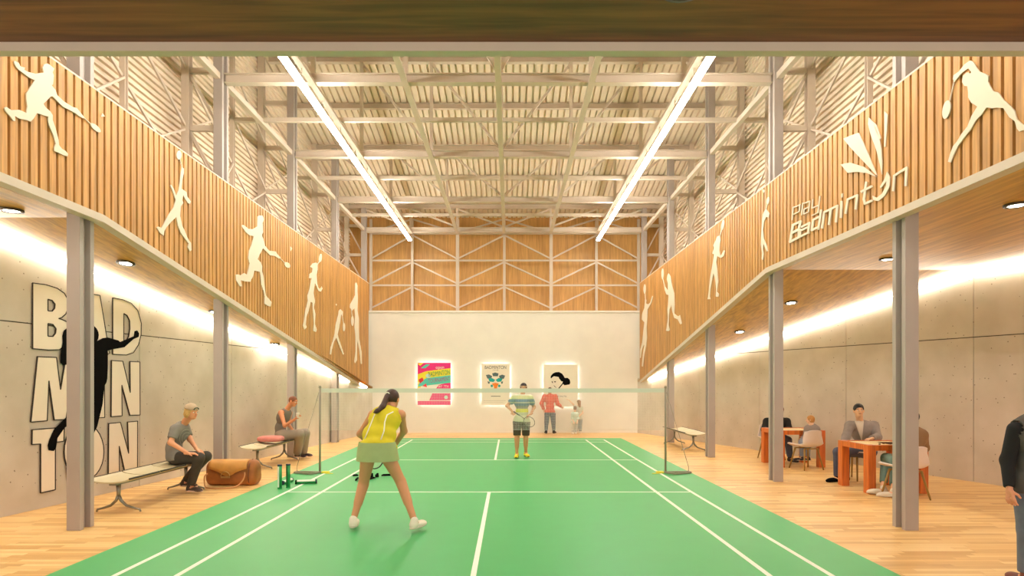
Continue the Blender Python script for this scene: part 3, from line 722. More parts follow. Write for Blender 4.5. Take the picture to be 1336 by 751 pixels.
# pink cushion
m = MB(); q = 10; 
def cushion(c, rx, ry, h):
    m = MB(); vs = []; n = 24; prof = [(.0,0),(.8,0),(.97,.18),(1,.5),(.97,.82),(.8,1),(0,1)]
    for r_, z in prof:
        for k in range(n):
            a = 2*math.pi*k/n; ca, sa = math.cos(a), math.sin(a); e = .45
            x = math.copysign(abs(ca)**e, ca)*rx*r_; y = math.copysign(abs(sa)**e, sa)*ry*r_
            vs.append((c[0]+x, c[1]+y, c[2]+h*z*(1-.1*(x/rx)**2)))
    fs = [(i*n+k, i*n+(k+1)%n, (i+1)*n+(k+1)%n, (i+1)*n+k) for i in range(len(prof)-1) for k in range(n)]
    return m.add(vs, fs, 0, True)
tag(cushion((-4.56,12.75,.463), .25, .17, .11).build('cushion', mat('cushion_pink', (206,128,118), .85, var=.08)), 'folded dusty pink cushion lying on the bench beside the man in the tank top', 'cushion')
# leather bag
M_lea = mat('bag_leather', (156,92,36), .5, var=.25, scale=6, bump=.15); M_lead = mat('bag_leather_dark', (112,58,24), .5, var=.2, scale=5)
r = thing('duffel_bag', 'brown leather duffel bag with a looping strap on the floor by the seated man', 'bag', (-4.1,10.1,0))
bx0, bx1, by, n = -4.58, -3.76, 10.16, 28
vs = []; secs = [(0,.35),(.015,.75),(.05,.93),(.12,1),(.5,1.03),(.88,1),(.95,.93),(.985,.75),(1,.35)]
for t, sc in secs:
    for k in range(n):
        a = 2*math.pi*k/n; ca, sa = math.cos(a), math.sin(a)
        y = math.copysign(abs(ca)**.5, ca)*.165*sc; z = .2+math.copysign(abs(sa)**(.5 if sa < 0 else .72), sa)*.205*sc*(1 if t in (0,1) else 1-.045*math.cos(t*12))*(1 if sa < 0 else 1.0)
        vs.append((bx0+(bx1-bx0)*t, by+y*(1 if sa < 0 else .9), max(.004, z)))
m = MB(); fs = [(i*n+k, i*n+(k+1)%n, (i+1)*n+(k+1)%n, (i+1)*n+k) for i in range(len(secs)-1) for k in range(n)]
fs += [tuple(range(n)), tuple(range((len(secs)-1)*n, len(secs)*n))]
m.add(vs, fs, 0, True).build('body', M_lea, r)
# flap with V-shaped lower edge, following the front curve
m = MB(); vs = []; q = 16
for i in range(q+1):
    t = .1+.74*i/q; low = .25-.075*(1-abs(2*(t-.47)/.74)) 
    for j in range(7):
        a = math.radians(95+85*j/6); ang = math.radians(90+ (90+math.degrees(math.asin((.2-low)/.2)))*j/6)
        ca, sa = math.cos(ang), math.sin(ang)
        y = -abs(ca)**.5*.180; z = .2+math.copysign(abs(sa)**.72, sa)*.214
        vs.append((bx0+(bx1-bx0)*t, by+y, z))
fs = [(i*7+j, (i+1)*7+j, (i+1)*7+j+1, i*7+j+1) for i in range(q) for j in range(6)]
o = m.add(vs, fs, 0, True).build('flap', mat('bag_leather_flap', (204,146,70), .5, var=.15, scale=5), r)
sm = o.modifiers.new('thick', 'SOLIDIFY'); sm.thickness = .008
m = MB().tube([(-4.24,by-.205,.15+.065*math.sin(a)) if False else (-4.22+.07*math.cos(a),by-.2,.16+.075*math.sin(a)) for a in [math.pi*i/10 for i in range(11)]], .007, 6)
m.box((-4.29,by-.205,.135), (-4.15,by-.185,.158)).build('buckle', mat('brass', (196,160,100), .35, metal=.7), r)
pt = [(-4.52,by-.17,.20),(-4.54,by-.22,.16),(-4.52,by-.26,.06),(-4.45,by-.36,.016),(-4.3,by-.46,.012),(-4.1,by-.44,.012),(-3.98,by-.33,.03),(-3.92,by-.26,.10),(-3.90,by-.22,.18),(-3.92,by-.18,.22)]
def smooth_path(p, n=6):
    p = [Vector(a) for a in p]; out = []
    for i in range(len(p)-1):
        a, b, c, d = p[max(i-1,0)], p[i], p[i+1], p[min(i+2,len(p)-1)]
        for k in range(n):
            t = k/n; out.append(.5*((2*b)+(c-a)*t+(2*a-5*b+4*c-d)*t*t+(3*b-a-3*c+d)*t**3))
    return out+[p[-1]]
MB().tube(smooth_path(pt), .011, 8).build('strap', mat('strap_tan', (190,132,78), .55), r)
MB().tube(smooth_path([(bx1-.1,by-.16,.05),(bx1-.1,by-.185,.2),(bx1-.1,by-.12,.36),(bx1-.1,by,.412)]), .009, 6).build('seam', M_lead, r)
# shuttlecock tubes
M_tg = mat('tube_green', (20,140,70), .45); M_tw = mat('tube_white', (226,232,216), .45); M_navy = mat('cap_navy', (20,26,60), .4)
def tube_thing(label, p, q, cols, cap):
    r = thing('shuttlecock_tube', label, 'shuttlecock tube', p, 'shuttlecock tubes on the court edge')
    p = Vector(p); q = Vector(q); d = (q-p).normalized(); L = (q-p).length; R = .033
    m = MB(); m.tube([p+d*.018, q-d*.018], R, 20, 0, smooth=True); 
    side = Vector((0,-1,0)) if abs(d.z) > .5 else Vector((0,0,1))
    m.build('tube', cols[0], r)
    m = MB(); rt = d.cross(side).normalized(); vs = []
    for i in range(7):
        a = (-.9+1.0*i/6) if abs(d.z) > .5 else (-1.3+2.6*i/6)
        for t in (.03, L-.03): vs.append(p+d*t+(side*math.cos(a)+rt*math.sin(a))*(R+.0012))
    m.add(vs, [(2*i,2*i+1,2*i+3,2*i+2) for i in range(6)], 0, True).build('label_strip', cols[1], r)
    m = MB(); m.tube([p, p+d*.022], R+.002, 20, 0, smooth=False); m.build('cap', cap, r)
    m = MB(); m.tube([q-d*.022, q], R+.002, 20, 0, smooth=False); m.build('cap', M_navy, r)
g1 = G(365,638); g2 = G(376,636.5)
tube_thing('white and green shuttlecock tube standing upright, left of the pair', g1+Vector((0,0,.006)), g1+Vector((0,0,.385)), (M_tg, M_tw), M_tg)
tube_thing('green shuttlecock tube standing upright, right of the pair', g2+Vector((0,0,.006)), g2+Vector((0,0,.38)), (M_tg, mat('tube_green_dark', (10,96,48), .45)), M_tg)
a = Vector((-3.17,10.15,.041)); tube_thing('shuttlecock tube lying crosswise beside the standing tubes, blue cap to the right', a, a+Vector((.33,.08,0)), (M_tg, M_tw), M_black)
a = Vector((-3.345,10.05,.041)); tube_thing('shuttlecock tube lying behind the standing tubes with its dark cap showing', a, a+Vector((.03,.36,0)), (M_tg, M_tw), M_navy)
# small black things on the court beyond the net line
def floorbar(label, x0, y0, x1, y1, w):
    a = G(x0, y0); b = G(x1, y1)
    m = MB().tube([(a.x,a.y,.02), (a.x*.8+b.x*.2,a.y*.8+b.y*.2,.03), (a.x*.2+b.x*.8,a.y*.2+b.y*.8,.03), (b.x,b.y,.02)], [w*.5,w,w,w*.5], 10)
    tag(m.build('floor_bar', M_black), label, 'black bar', 'black bars lying on the court')
floorbar('short black bar on the green court, left of the woman\'s left leg', 460,622,467.5,621.5,.018)
floorbar('small black bar stub on the court close to the woman\'s left shin', 464,628,467.5,625,.018)
floorbar('tapered black bar on the court in front of the two black knobs', 478,627.5,489.5,624.5,.018)
floorbar('black bar lying on the court just left of the woman\'s right leg', 497.5,621.6,511,621.2,.018)
for x, lab in ((484.5,'left'), (491.8,'right')):
    g = G(x,622.5); m = MB(); m.lathe((g.x,g.y,.0065), [(.03,0),(.036,.02),(.03,.045),(.016,.052)], 14); m.lathe((g.x+.01,g.y,.055), [(.02,0),(.022,.012),(.012,.022)], 12)
    tag(m.build('black_knob', M_black), 'small round black knob on the green court, %s of the two between the woman\'s legs'%lab, 'black knob', 'black knobs on the court')
# ================================================================ tables and chairs
def table(label, x0, y0, x1, y1, h=.725):
    r = thing('game_table', label, 'table', ((x0+x1)/2,(y0+y1)/2,0), 'chunky orange wooden tables')
    for x in (x0, x1-.12):
        for y in (y0, y1-.13): MB().box((x,y,0), (x+.12,y+.13,h-.001)).build('leg', M_table, r, bevel=.006)
    m = MB(); e = .003
    m.box((x0+.12,y0+e,h-.085), (x1-.12,y0+.06,h-e)).box((x0+.12,y1-.06,h-.085), (x1-.12,y1-e,h-e)).box((x0+e,y0+.13,h-.085), (x0+.06,y1-.13,h-e)).box((x1-.06,y0+.13,h-.085), (x1-e,y1-.13,h-e))
    m.build('apron', M_table, r)
    m = MB(); m.box((x0+.06,y0+.06,h-.04), (x1-.06,y1-.06,h-.012)); m.build('tabletop', mat('tabletop_cream', (236,214,160), .4), r)
    return r
T1 = (5.64,9.30,6.54,10.16); T2 = (5.56,12.2,6.47,13.06)
table('orange wooden game table nearest, in front of the man in the grey cardigan', *T1)
table('orange wooden game table further back, where the child sits', *T2)
M_shell = mat('chair_shell', (226,212,204), .45); M_cleg = mat('chair_leg', (150,116,52), .5)
def chair(label, x, y, ang, s=1.0):
    # ang: direction the sitter faces (radians, 0 = +X)
    r = thing('shell_chair', label, 'chair', (x,y,0), 'white shell chairs')
    f = Vector((math.cos(ang), math.sin(ang), 0)); l = Vector((-f.y, f.x, 0)); z = Vector((0,0,1)); o = Vector((x,y,0))
    prof = [(.24,.425),(.20,.44),(.08,.43),(-.08,.425),(-.17,.44),(-.215,.50),(-.235,.60),(-.245,.66),(-.26,.735),(-.265,.76)]
    n = 12; vs = []
    for i, (a, h) in enumerate(prof):
        w = .235 if i < 5 else .235-.012*(i-4)
        for j in range(n+1):
            t = -1+2*j/n; back = max(0, min(1, (h-.44)/.2))
            u = abs(t)**3
            vs.append(o+f*(a+(.07*t*t*back))+l*(w*t)+z*(h+(.05*u if i < 5 else 0)-(.03*u if i == len(prof)-1 else 0)))
    m = MB().add(vs, [(i*(n+1)+j, i*(n+1)+j+1, (i+1)*(n+1)+j+1, (i+1)*(n+1)+j) for i in range(len(prof)-1) for j in range(n)], 0, True)
    ob = m.build('shell', M_shell, r); md = ob.modifiers.new('thick', 'SOLIDIFY'); md.thickness = .018; md.offset = -1
    for a in (-1, 1):
        for b in (-1, 1):
            MB().tube([o+f*(.13*a)+l*(.14*b)+z*.405, o+f*(.215*a)+l*(.21*b)+z*.002], [.019,.012], 8).build('leg', M_cleg, r)
    MB().bar(o+f*.13+z*.4-l*.14, o+f*.13+z*.4+l*.14, .03, .02).bar(o-f*.13+z*.4-l*.14, o-f*.13+z*.4+l*.14, .03, .02).build('frame', M_cleg, r)
    return r
chair('white shell chair seen from behind the nearest right column, its back to the camera', 5.97, 8.95, math.radians(100))
chair('white shell chair under the man in the grey cardigan, behind the nearest table', 6.22, 10.72, math.radians(205))
chair('white shell chair of the small child at the further table', 6.0, 12.0, math.radians(103))
chair('white shell chair of the man in black, behind the further table', 5.98, 13.55, math.radians(270))
# small game pieces on the nearest table
for i, (px, py, c, lab) in enumerate(((1146,580,(60,48,40),'small dark game piece on the nearest table, close to its left corner'), (1150,579,(120,84,50),'small brown game piece on the nearest table beside the dark one'))):
    d = 9.75; x = 5.93+.12*i; tag(MB().lathe((x,9.5+.1*i,.7145), [(.016,0),(.018,.008),(.01,.014)], 12).build('game_piece', mat('piece_%s'%'ab'[i], c, .5)), lab, 'game piece', 'pieces on the game table')
m = MB()
for k in range(5): m.bar((6.10+.05*k,9.5,.717), (6.10+.05*k,9.8,.717), .008, .005)
for k in range(7): m.bar((6.08,9.5+.05*k,.722), (6.32,9.5+.05*k,.722), .008, .005)
tag(m.build('wire_tray', mat('tray_brown', (96,58,36), .5)), 'small brown lattice tray lying on the nearest table behind the column', 'tray')
# ================================================================ people: implicit surfaces turned into meshes
def nets(f, lo, hi, h):
    lo = np.array(lo, float); hi = np.array(hi, float); n = np.maximum(4, np.ceil((hi-lo)/h).astype(int)+1)
    gx, gy, gz = [lo[i]+h*np.arange(n[i]) for i in range(3)]
    pts = np.stack(np.meshgrid(gx, gy, gz, indexing='ij'), -1).reshape(-1, 3).astype(np.float32)
    v = np.concatenate([f(pts[i:i+200000]) for i in range(0, len(pts), 200000)]).reshape(n)
    v = np.where(np.abs(v) < 1e-7, 1e-7, v)
    acc = np.zeros((n[0]-1, n[1]-1, n[2]-1, 3)); cnt = np.zeros((n[0]-1, n[1]-1, n[2]-1)); quads = []
    s = v < 0
    for ax in range(3):
        a = [slice(None)]*3; b = [slice(None)]*3; a[ax] = slice(0, -1); b[ax] = slice(1, None)
        va, vb = v[tuple(a)], v[tuple(b)]; cr = s[tuple(a)] != s[tuple(b)]
        idx = np.argwhere(cr); t = va[cr]/(va[cr]-vb[cr]); pos = idx.astype(float); pos[:, ax] += t
        o1, o2 = [k for k in range(3) if k != ax]
        lim = np.array(acc.shape[:3])
        for d1 in (-1, 0):
            for d2 in (-1, 0):
                c = idx.copy(); c[:, o1] += d1; c[:, o2] += d2
                ok = np.all((c >= 0) & (c < lim), axis=1); cc = c[ok]
                np.add.at(acc, (cc[:,0], cc[:,1], cc[:,2]), pos[ok]); np.add.at(cnt, (cc[:,0], cc[:,1], cc[:,2]), 1)
        inn = (idx[:, o1] > 0) & (idx[:, o2] > 0) & (idx[:, o1] < lim[o1]) & (idx[:, o2] < lim[o2])
        q = []
        for d1, d2 in ((-1,-1), (0,-1), (0,0), (-1,0)):
            c = idx[inn].copy(); c[:, o1] += d1; c[:, o2] += d2; q.append(c)
        flip = s[tuple(a)][cr][inn]
        if ax == 1: flip = ~flip
        quads.append((q, flip))
    m = cnt > 0; ids = -np.ones(cnt.shape, int); ids[m] = np.arange(m.sum())
    V = acc[m]/cnt[m][:, None]*h+lo
    Fc = []
    for q, flip in quads:
        if not len(q[0]): continue
        I = np.stack([ids[c[:,0], c[:,1], c[:,2]] for c in q], 1); I[~flip] = I[~flip][:, ::-1]
        Fc.append(I)
    return V, (np.concatenate(Fc) if Fc else np.zeros((0,4), int))
def V3(a): return np.array([a[0], a[1], a[2]], np.float32)
def cap(a, b, ra, rb, cut=None):
    a, b = V3(a), V3(b); ba = b-a; L2 = float(ba@ba)+1e-9; dn = ba/math.sqrt(L2)
    lo = np.minimum(a-ra, b-rb); hi = np.maximum(a+ra, b+rb)
    def f(p):
        pa = p-a; t = np.clip((pa@ba)/L2, 0, 1)
        d = np.linalg.norm(pa-t[:,None]*ba, axis=1)-(ra+(rb-ra)*t)
        if cut is not None: d = np.maximum(d, (pa@dn)-math.sqrt(L2)*cut)
        return d
    return (f, lo, hi)
def elp(c, r, R=None):
    c = V3(c); r = np.array(r, np.float32); Rm = np.eye(3, dtype=np.float32) if R is None else np.array(R, np.float32)
    mr = float(max(r))
    def f(p):
        q = (p-c)@Rm          # columns of R are the ellipsoid's axes
        k0 = np.linalg.norm(q/r, axis=1)+1e-6; k1 = np.linalg.norm(q/(r*r), axis=1)+1e-6
        return k0*(k0-1)/k1
    return (f, c-mr, c+mr)
def union(prims, k, cuts=(), subs=()):
    def f(p):
        d = None
        for g, _, _ in prims:
            e = g(p)
            if d is None: d = e
            else:
                h = np.clip(.5+.5*(e-d)/k, 0, 1); d = e*(1-h)*0+ (d*h+e*(1-h)) - k*h*(1-h)
                # note: h weights the nearer surface
        for pt, n in cuts: d = np.maximum(d, (p-V3(pt))@V3(n))
        for g, _, _ in subs: d = np.maximum(d, -g(p))
        return d
    lo = np.min([q[1] for q in prims], 0)-.03; hi = np.max([q[2] for q in prims], 0)+.03
    return f, lo, hi
def usmin(prims, k, cuts=(), subs=()):
    def f(p):
        d = None
        for g, _, _ in prims:
            e = g(p)
            if d is None: d = e
            else:
                h = np.clip(.5+.5*(d-e)/k, 0, 1); d = d*(1-h)+e*h-k*h*(1-h)
        for pt, n in cuts: d = np.maximum(d, (p-V3(pt))@V3(n))
        for g, _, _ in subs: d = np.maximum(d, -g(p))
        return d
    lo = np.min([q[1] for q in prims], 0)-.03; hi = np.max([q[2] for q in prims], 0)+.03
    return f, lo, hi
def blob(mb, prims, k, h, cuts=(), subs=(), mi=0):
    f, lo, hi = usmin(prims, k, cuts, subs); v, q = nets(f, lo, hi, h)
    return mb.add(v.tolist(), q.tolist(), mi, True)
def axes(up, side):
    u = Vector(up).normalized(); s_ = Vector(side); s_ = (s_-u*s_.dot(u)).normalized(); fr = u.cross(s_)
    return np.array([[s_.x, fr.x, u.x], [s_.y, fr.y, u.y], [s_.z, fr.z, u.z]], np.float32)
def skin(name, rgb): return mat('skin_'+name, rgb, .55)
def hand_prims(w, d, pn, s, curl, thumb):
    """w wrist, d hand direction, pn palm normal, thumb +1/-1 side"""
    d = Vector(d).normalized(); pn = Vector(pn); pn = (pn-d*pn.dot(d)).normalized(); sd = d.cross(pn)*thumb
    w = Vector(w); pr = []
    for k in (-.5, .5): pr.append(cap(w+d*.01*s+sd*k*.022*s, w+d*.085*s+sd*k*.045*s, .017*s, .015*s))
    pr.append(cap(w-d*.04*s, w+d*.01*s, .022*s, .020*s))
    fing = []
    for i, (off, L) in enumerate(((.031,.072), (.0105,.080), (-.0105,.074), (-.031,.058))):
        b = w+d*.085*s+sd*off*s; dirn = d.copy(); p = b; c = curl
        for j, fl in enumerate((.42,.32,.26)):
            dirn = (dirn*math.cos(c)+pn*math.sin(c)).normalized()
            q = p+dirn*L*fl*s; fing.append(cap(p, q, (.0095-.0007*j)*s, (.0088-.0008*j)*s)); p = q
            pn2 = pn
    t0 = w+d*.022*s+sd*.022*s; t1 = t0+(d*.55+sd*.7+pn*.25).normalized()*.042*s; t2 = t1+(d*.85+sd*.2+pn*.4*(1+curl)).normalized()*.034*s
    fing += [cap(t0, t1, .013*s, .0105*s), cap(t1, t2, .0105*s, .0085*s)]
    return pr, fing
def person(label, root, J, s=1.0, skinc=(222,172,136), hair=None, clothes=(), h=.012, face=(0,-1,0), hip_w=.165, waist_w=.13, chest_w=.165, hands=None, group=None, extra=None, depth=1.0):
    root = Vector(root); j = {k: Vector(v) for k, v in J.items()}
    r = thing('person', label, 'person', root, group)
    M_sk = skin('%d_%d_%d' % skinc, skinc)
    side = (j['shR']-j['shL'])*.6+(j['hipR']-j['hipL'])*.4
    upT = j['neck']-j['waist']; upP = j['waist']-j['pelvis']
    sdS = j['shR']-j['shL']; sdH = j['hipR']-j['hipL']
    A1 = axes(upT, sdS); A2 = axes(upT*.5+upP, sdS+sdH); A3 = axes(upP, sdH)
    def torso(o=0, sh=True):
        pr = [elp(j['pelvis'], ((hip_w+o)*s,(.115*depth+o)*s,(.12+o)*s), A3), elp(j['waist'], ((waist_w+o)*s,(.095*depth+o)*s,(.14+o)*s), A2), elp(j['chest'], ((chest_w+o)*s,(.112*depth+o)*s,(.17+o)*s), A1)]
        c2 = j['chest']*.5+j['neck']*.5
        for q in ('shL','shR'): pr.append(cap(c2, j[q], (.075+o)*s, (.052+o)*s))
        for q in ('hipL','hipR'): pr.append(cap(j['pelvis'], j[q], (.10+o)*s, (.088+o)*s))
        return pr
    def arm(o=0, t=2, sides='LR'):
        pr = []
        for q in sides:
            a, b, c = j['sh'+q], j['el'+q], j['wr'+q]
            tt = min(1, t); e = a+(b-a)*tt
            pr.append(cap(a, e, (.052+o)*s, (.052-.014*tt+o)*s, cut=1.0 if t < 1 else None))
            if t > 1:
                tt = min(1, t-1); e = b+(c-b)*tt; pr.append(cap(b, e, (.039+o)*s, (.039-.013*tt+o)*s, cut=1.0 if t < 2 else None))
        return pr
    def leg(o=0, t=2, sides='LR', loose=0):
        pr = []
        for q in sides:
            a, b, c = j['hip'+q], j['kn'+q], j['an'+q]
            tt = min(1, t); e = a+(b-a)*tt
            pr.append(cap(a, e, (.088+o)*s, (.088-.032*tt+o+loose*tt)*s, cut=1.0 if t < 1 else None))
            if t > 1:
                tt = min(1, t-1); e = b+(c-b)*tt; mid = b+(c-b)*.3
                bk = (b-c).normalized()
                pr.append(cap(b, e, (.054+o+loose)*s, (.054-.02*tt+o+loose)*s, cut=1.0 if t < 2 else None))
                if not loose: pr.append(cap(b+(c-b)*.12, b+(c-b)*.5, (.052+o)*s, (.044+o)*s))
        return pr
    # body: trunk, limbs, feet, then finer head and hands joined in the same surface object
    body = torso()+arm()+leg()
    body.append(cap(j['neck'], j['head'], .052*s, .05*s))
    for q in 'LR':
        an, to = j['an'+q], j['to'+q]; body.append(cap(an-Vector((0,0,.03*s)), to, .036*s, .026*s))
    mb = MB(); blob(mb, body, .03*s, h*s)
    fd = Vector(face).normalized(); up = (j['head']-j['neck']).normalized()
    up = (Vector((0,0,1))*.75+up*.25); up = (up-fd*up.dot(fd)).normalized(); sdv = fd.cross(up)
    Hm = axes(up, sdv); hc = j['head']; ks = s
    def hp(x, y, z): return hc+sdv*x*ks+fd*y*ks+up*z*ks
    hd = [elp(hp(0,-.012,.022), (.076*ks,.094*ks,.092*ks), Hm), elp(hp(0,.018,-.035), (.058*ks,.066*ks,.075*ks), Hm), elp(hp(0,.045,-.075), (.032*ks,.032*ks,.026*ks), Hm),
          cap(hp(0,.078,.012), hp(0,.100,-.022), .009*ks, .014*ks), cap(hp(-.03,.07,.032), hp(.03,.07,.032), .016*ks, .016*ks),
          cap(hp(0,-.03,-.05), j['neck'], .054*ks, .055*ks)]
    for e in (-1, 1): hd.append(elp(hp(e*.076,-.008,-.005), (.010*ks,.018*ks,.031*ks), Hm))
    blob(mb, hd, .014*ks, .0075*ks if h < .014 else .010*ks)
    hands = hands or {}
    for q in 'LR':
        d, pn, curl = hands.get(q, (j['wr'+q]-j['el'+q], fd, .25)); th = 1 if q == 'L' else -1
        pa, fi = hand_prims(j['wr'+q], d, pn, s, curl, th)
        f1, lo, hi = usmin(pa, .015*s); f2, lo2, hi2 = usmin(fi, .002*s)
        def fh(p, f1=f1, f2=f2):
            a, b = f1(p), f2(p); k = .007*s; hh = np.clip(.5+.5*(a-b)/k, 0, 1); return a*(1-hh)+b*hh-k*hh*(1-hh)
        v, qd = nets(fh, np.minimum(lo, lo2), np.maximum(hi, hi2), (.0048 if h < .014 else .0065)*s); mb.add(v.tolist(), qd.tolist(), 0, True)
    mb.build('body', M_sk, r, fix=False)
    # face
    for e in (-1, 1):
        m = MB(); m.ell(hp(e*.031,.074,.008), (.0135*ks,.0135*ks,.010*ks), 10, 0); m.ell(hp(e*.031,.0845,.008), (.006*ks,.006*ks,.0065*ks), 8, 1)
        m.build('eye', [mat('eye_white', (232,224,214), .3), mat('eye_dark', (40,28,20), .3)], r, fix=False)
        MB().tube([hp(e*.016,.089,.030), hp(e*.034,.087,.035), hp(e*.05,.076,.029)], .0035*ks, 6).build('eyebrow', hair[1] if hair else M_black, r, fix=False)
    MB().tube([hp(-.022,.082,-.046), hp(0,.090,-.044), hp(.022,.082,-.046)], [.003*ks,.006*ks,.003*ks], 8).build('mouth', mat('lip', (176,96,84), .5), r, fix=False)
    # hair
    if hair:
        kind, hm = hair; m = MB()
        pr = [elp(hp(0,-.016,.03), (.083*ks,.100*ks,.096*ks), Hm)]
        cuts = []
        subs = [elp(hp(0,.085,-.045), (.075*ks,.085*ks,.10*ks), Hm)]
        if kind in ('short','buzz'): cuts = [(hp(0,-.05,-.035), -(up*.9+fd*-.45))]
        if kind == 'buzz': pr = [elp(hp(0,-.014,.026), (.079*ks,.096*ks,.093*ks), Hm)]
        if kind == 'full': pr += [elp(hp(0,-.04,-.01), (.084*ks,.07*ks,.09*ks), Hm)]; cuts = [(hp(0,-.05,-.07), -up)]
        if kind == 'shaggy': pr += [elp(hp(0,-.05,-.03), (.088*ks,.065*ks,.075*ks), Hm), cap(hp(-.07,.0,.0), hp(-.075,.01,-.05), .022*ks, .014*ks), cap(hp(.07,.0,.0), hp(.075,.01,-.05), .022*ks, .014*ks)]; cuts = [(hp(0,-.05,-.09), -up)]
        if kind == 'long': pr += [cap(hp(0,-.06,.0), hp(0,-.085,-.22), .075*ks, .045*ks)]
        if kind == 'pony':
            pr += []; cuts = []; subs += [elp(hp(0,.03,-.10), (.1*ks,.12*ks,.065*ks), Hm)]
        blob(m, pr, .02*ks, .0085*ks, cuts, subs); m.build('hair', hm, r, fix=False)
    # clothing
    ctx = dict(j=j, s=s, h=h, torso=torso, arm=arm, leg=leg, r=r, hp=hp, Hm=Hm, fd=fd, up=up, sdv=sdv, upT=upT.normalized(), upP=upP.normalized(), A1=A1, A2=A2, A3=A3)
    for c in clothes:
        m = MB(); kind = c[0]
        if kind == 'shirt':     # name, mat, sleeve, hem offset below the pelvis centre along torso, ease
            _, nm, mt, sl, hem, o = c
            ft, tlo, thi = usmin(torso(o), .03*s, [(j['pelvis']+ctx['upP']*hem*s, -ctx['upP'])])
            pr = [(ft, tlo, thi)]+(arm(o+.004, sl) if sl else []); cuts = []
            subs = [cap(j['neck']+ctx['upT']*.0, j['neck']+ctx['upT']*.2, .062*s, .09*s)]
            if sl == 0: # open shoulders
                for q in 'LR': subs.append(elp(j['sh'+q]+(j['sh'+q]-j['chest']).normalized()*.012*s, (.078*s,)*3))
            blob(m, pr, .03*s, h*s, cuts, subs)
        elif kind == 'sleeves':
            _, nm, mt, sl, o = c
            for q in 'LR':
                m = MB(); blob(m, arm(o, sl, q), .03*s, h*s); m.build('sleeve', mt, r, fix=False)
            continue
        elif kind == 'trousers':
            _, nm, mt, t, o, loose = c
            pr = [elp(j['pelvis'], ((hip_w+o)*s,(.115*depth+o)*s,(.13+o)*s), A3)]
            for q in ('hipL','hipR'): pr.append(cap(j['pelvis'], j[q], (.10+o)*s, (.088+o)*s))
            pr += leg(o, t, loose=loose); cuts = [(j['pelvis']+ctx['upP']*.10*s, ctx['upP'])]
            # leg openings
            if t < 1:
                pass
            blob(m, pr, .02*s, h*s, [], [])
        elif kind == 'skirt':
            _, nm, mt, z0, z1, rx, ry = c; n = 28; vs = []; q = 5
            for i in range(q+1):
                t = i/q; cz = j['pelvis']+(j['waist']-j['pelvis'])*0; k = .88+.16*t**.7
                for a_ in range(n):
                    a = 2*math.pi*a_/n; wv = 1+.02*math.sin(a*7)*t
                    vs.append((cz.x+math.cos(a)*rx*k*wv, cz.y+math.sin(a)*ry*k*wv-.02*(1-t), z0+(z1-z0)*t))
            m.add(vs, [(i*n+k, i*n+(k+1)%n, (i+1)*n+(k+1)%n, (i+1)*n+k) for i in range(q) for k in range(n)], 0, True)
        elif kind == 'shoe':
            _, nm, mts, k = c
            for q in 'LR':
                m = MB(); an, to = j['an'+q], j['to'+q]; d = (to-an); d.z = 0; L = d.length; d.normalize(); zf = min(an.z-.075*s, to.z-.02*s)
                if an.z < .3: zf = max(.0075 if abs(an.x) < 3.6 else .001, zf)
                b = Vector((an.x, an.y, zf)); sd_ = Vector((-d.y, d.x, 0)); f3 = axes((0,0,1), sd_)
                pr = [cap(b-d*.02*s+Vector((0,0,.05*s)), b+Vector((0,0,.085*s))-d*.005*s, .046*s, .044*s), elp(b+d*.09*s+Vector((0,0,.03*s)), (.047*s,.115*s,.042*s), f3), elp(b+d*.15*s+Vector((0,0,.022*s)), (.047*s,.075*s,.032*s), f3), elp(b-d*.015*s+Vector((0,0,.03*s)), (.042*s,.052*s,.04*s), f3)]
                blob(m, pr, .02*s, .009*s if h < .014 else .011*s, [(b, (0,0,-1))])
                o = m.build(nm, mts[0], r, fix=False)
                m2 = MB(); blob(m2, [elp(b+d*.07*s+Vector((0,0,.012*s)), (.052*s,.16*s,.05*s), f3)], .01, .009*s if h < .014 else .012*s, [(b+Vector((0,0,.001)), (0,0,-1)), (b+Vector((0,0,.022*s)), (0,0,1))])
                if k: m2.build('sole', mts[1], o, fix=False)
            continue
        m.build(nm, mt, r, fix=False)
    if extra: extra(ctx)
    return r, ctx
def toe(a, d, L=.17): 
    d = Vector((d[0], d[1], 0)).normalized(); return (a[0]+d.x*L, a[1]+d.y*L, max(.035, a[2]-.055))
def racket(label, grip, head, nrm, col, rx=.10, ry=.125):
    g = Vector(grip); hc = Vector(head); d = (hc-g).normalized(); n = Vector(nrm); n = (n-d*n.dot(d)).normalized(); sdv = d.cross(n)
    r = thing('badminton_racket', label, 'racket', g)
    MB().tube([g, g+d*.16], [.014,.012], 8).build('grip', mat('racket_grip', (40,36,34), .7), r)
    MB().tube([g+d*.16, hc-d*ry], .0055, 8).build('shaft', col, r)
    MB().tube([hc+d*ry*math.cos(a)+sdv*rx*math.sin(a) for a in [2*math.pi*i/28 for i in range(29)]], .007, 6, cap=False).build('frame', col, r)
    m = MB()
    for i in range(-6, 7):
        t = i/7; w = math.sqrt(1-t*t); m.bar(hc+d*ry*t-sdv*rx*w, hc+d*ry*t+sdv*rx*w, .0016, .0016); m.bar(hc+sdv*rx*t-d*ry*w, hc+sdv*rx*t+d*ry*w, .0016, .0016)
    m.build('strings', mat('racket_string', (224,220,200), .5), r)
M_yshirt = mat('sport_yellow', (208,194,24), .75, var=.06, scale=10); M_pskirt = mat('skirt_pale_green', (164,178,124), .8, var=.05)
M_piping = mat('piping_white', (238,236,214), .7); M_wshoe = mat('shoe_white', (232,222,206), .6); M_wsole = mat('sole_white', (210,198,180), .6)
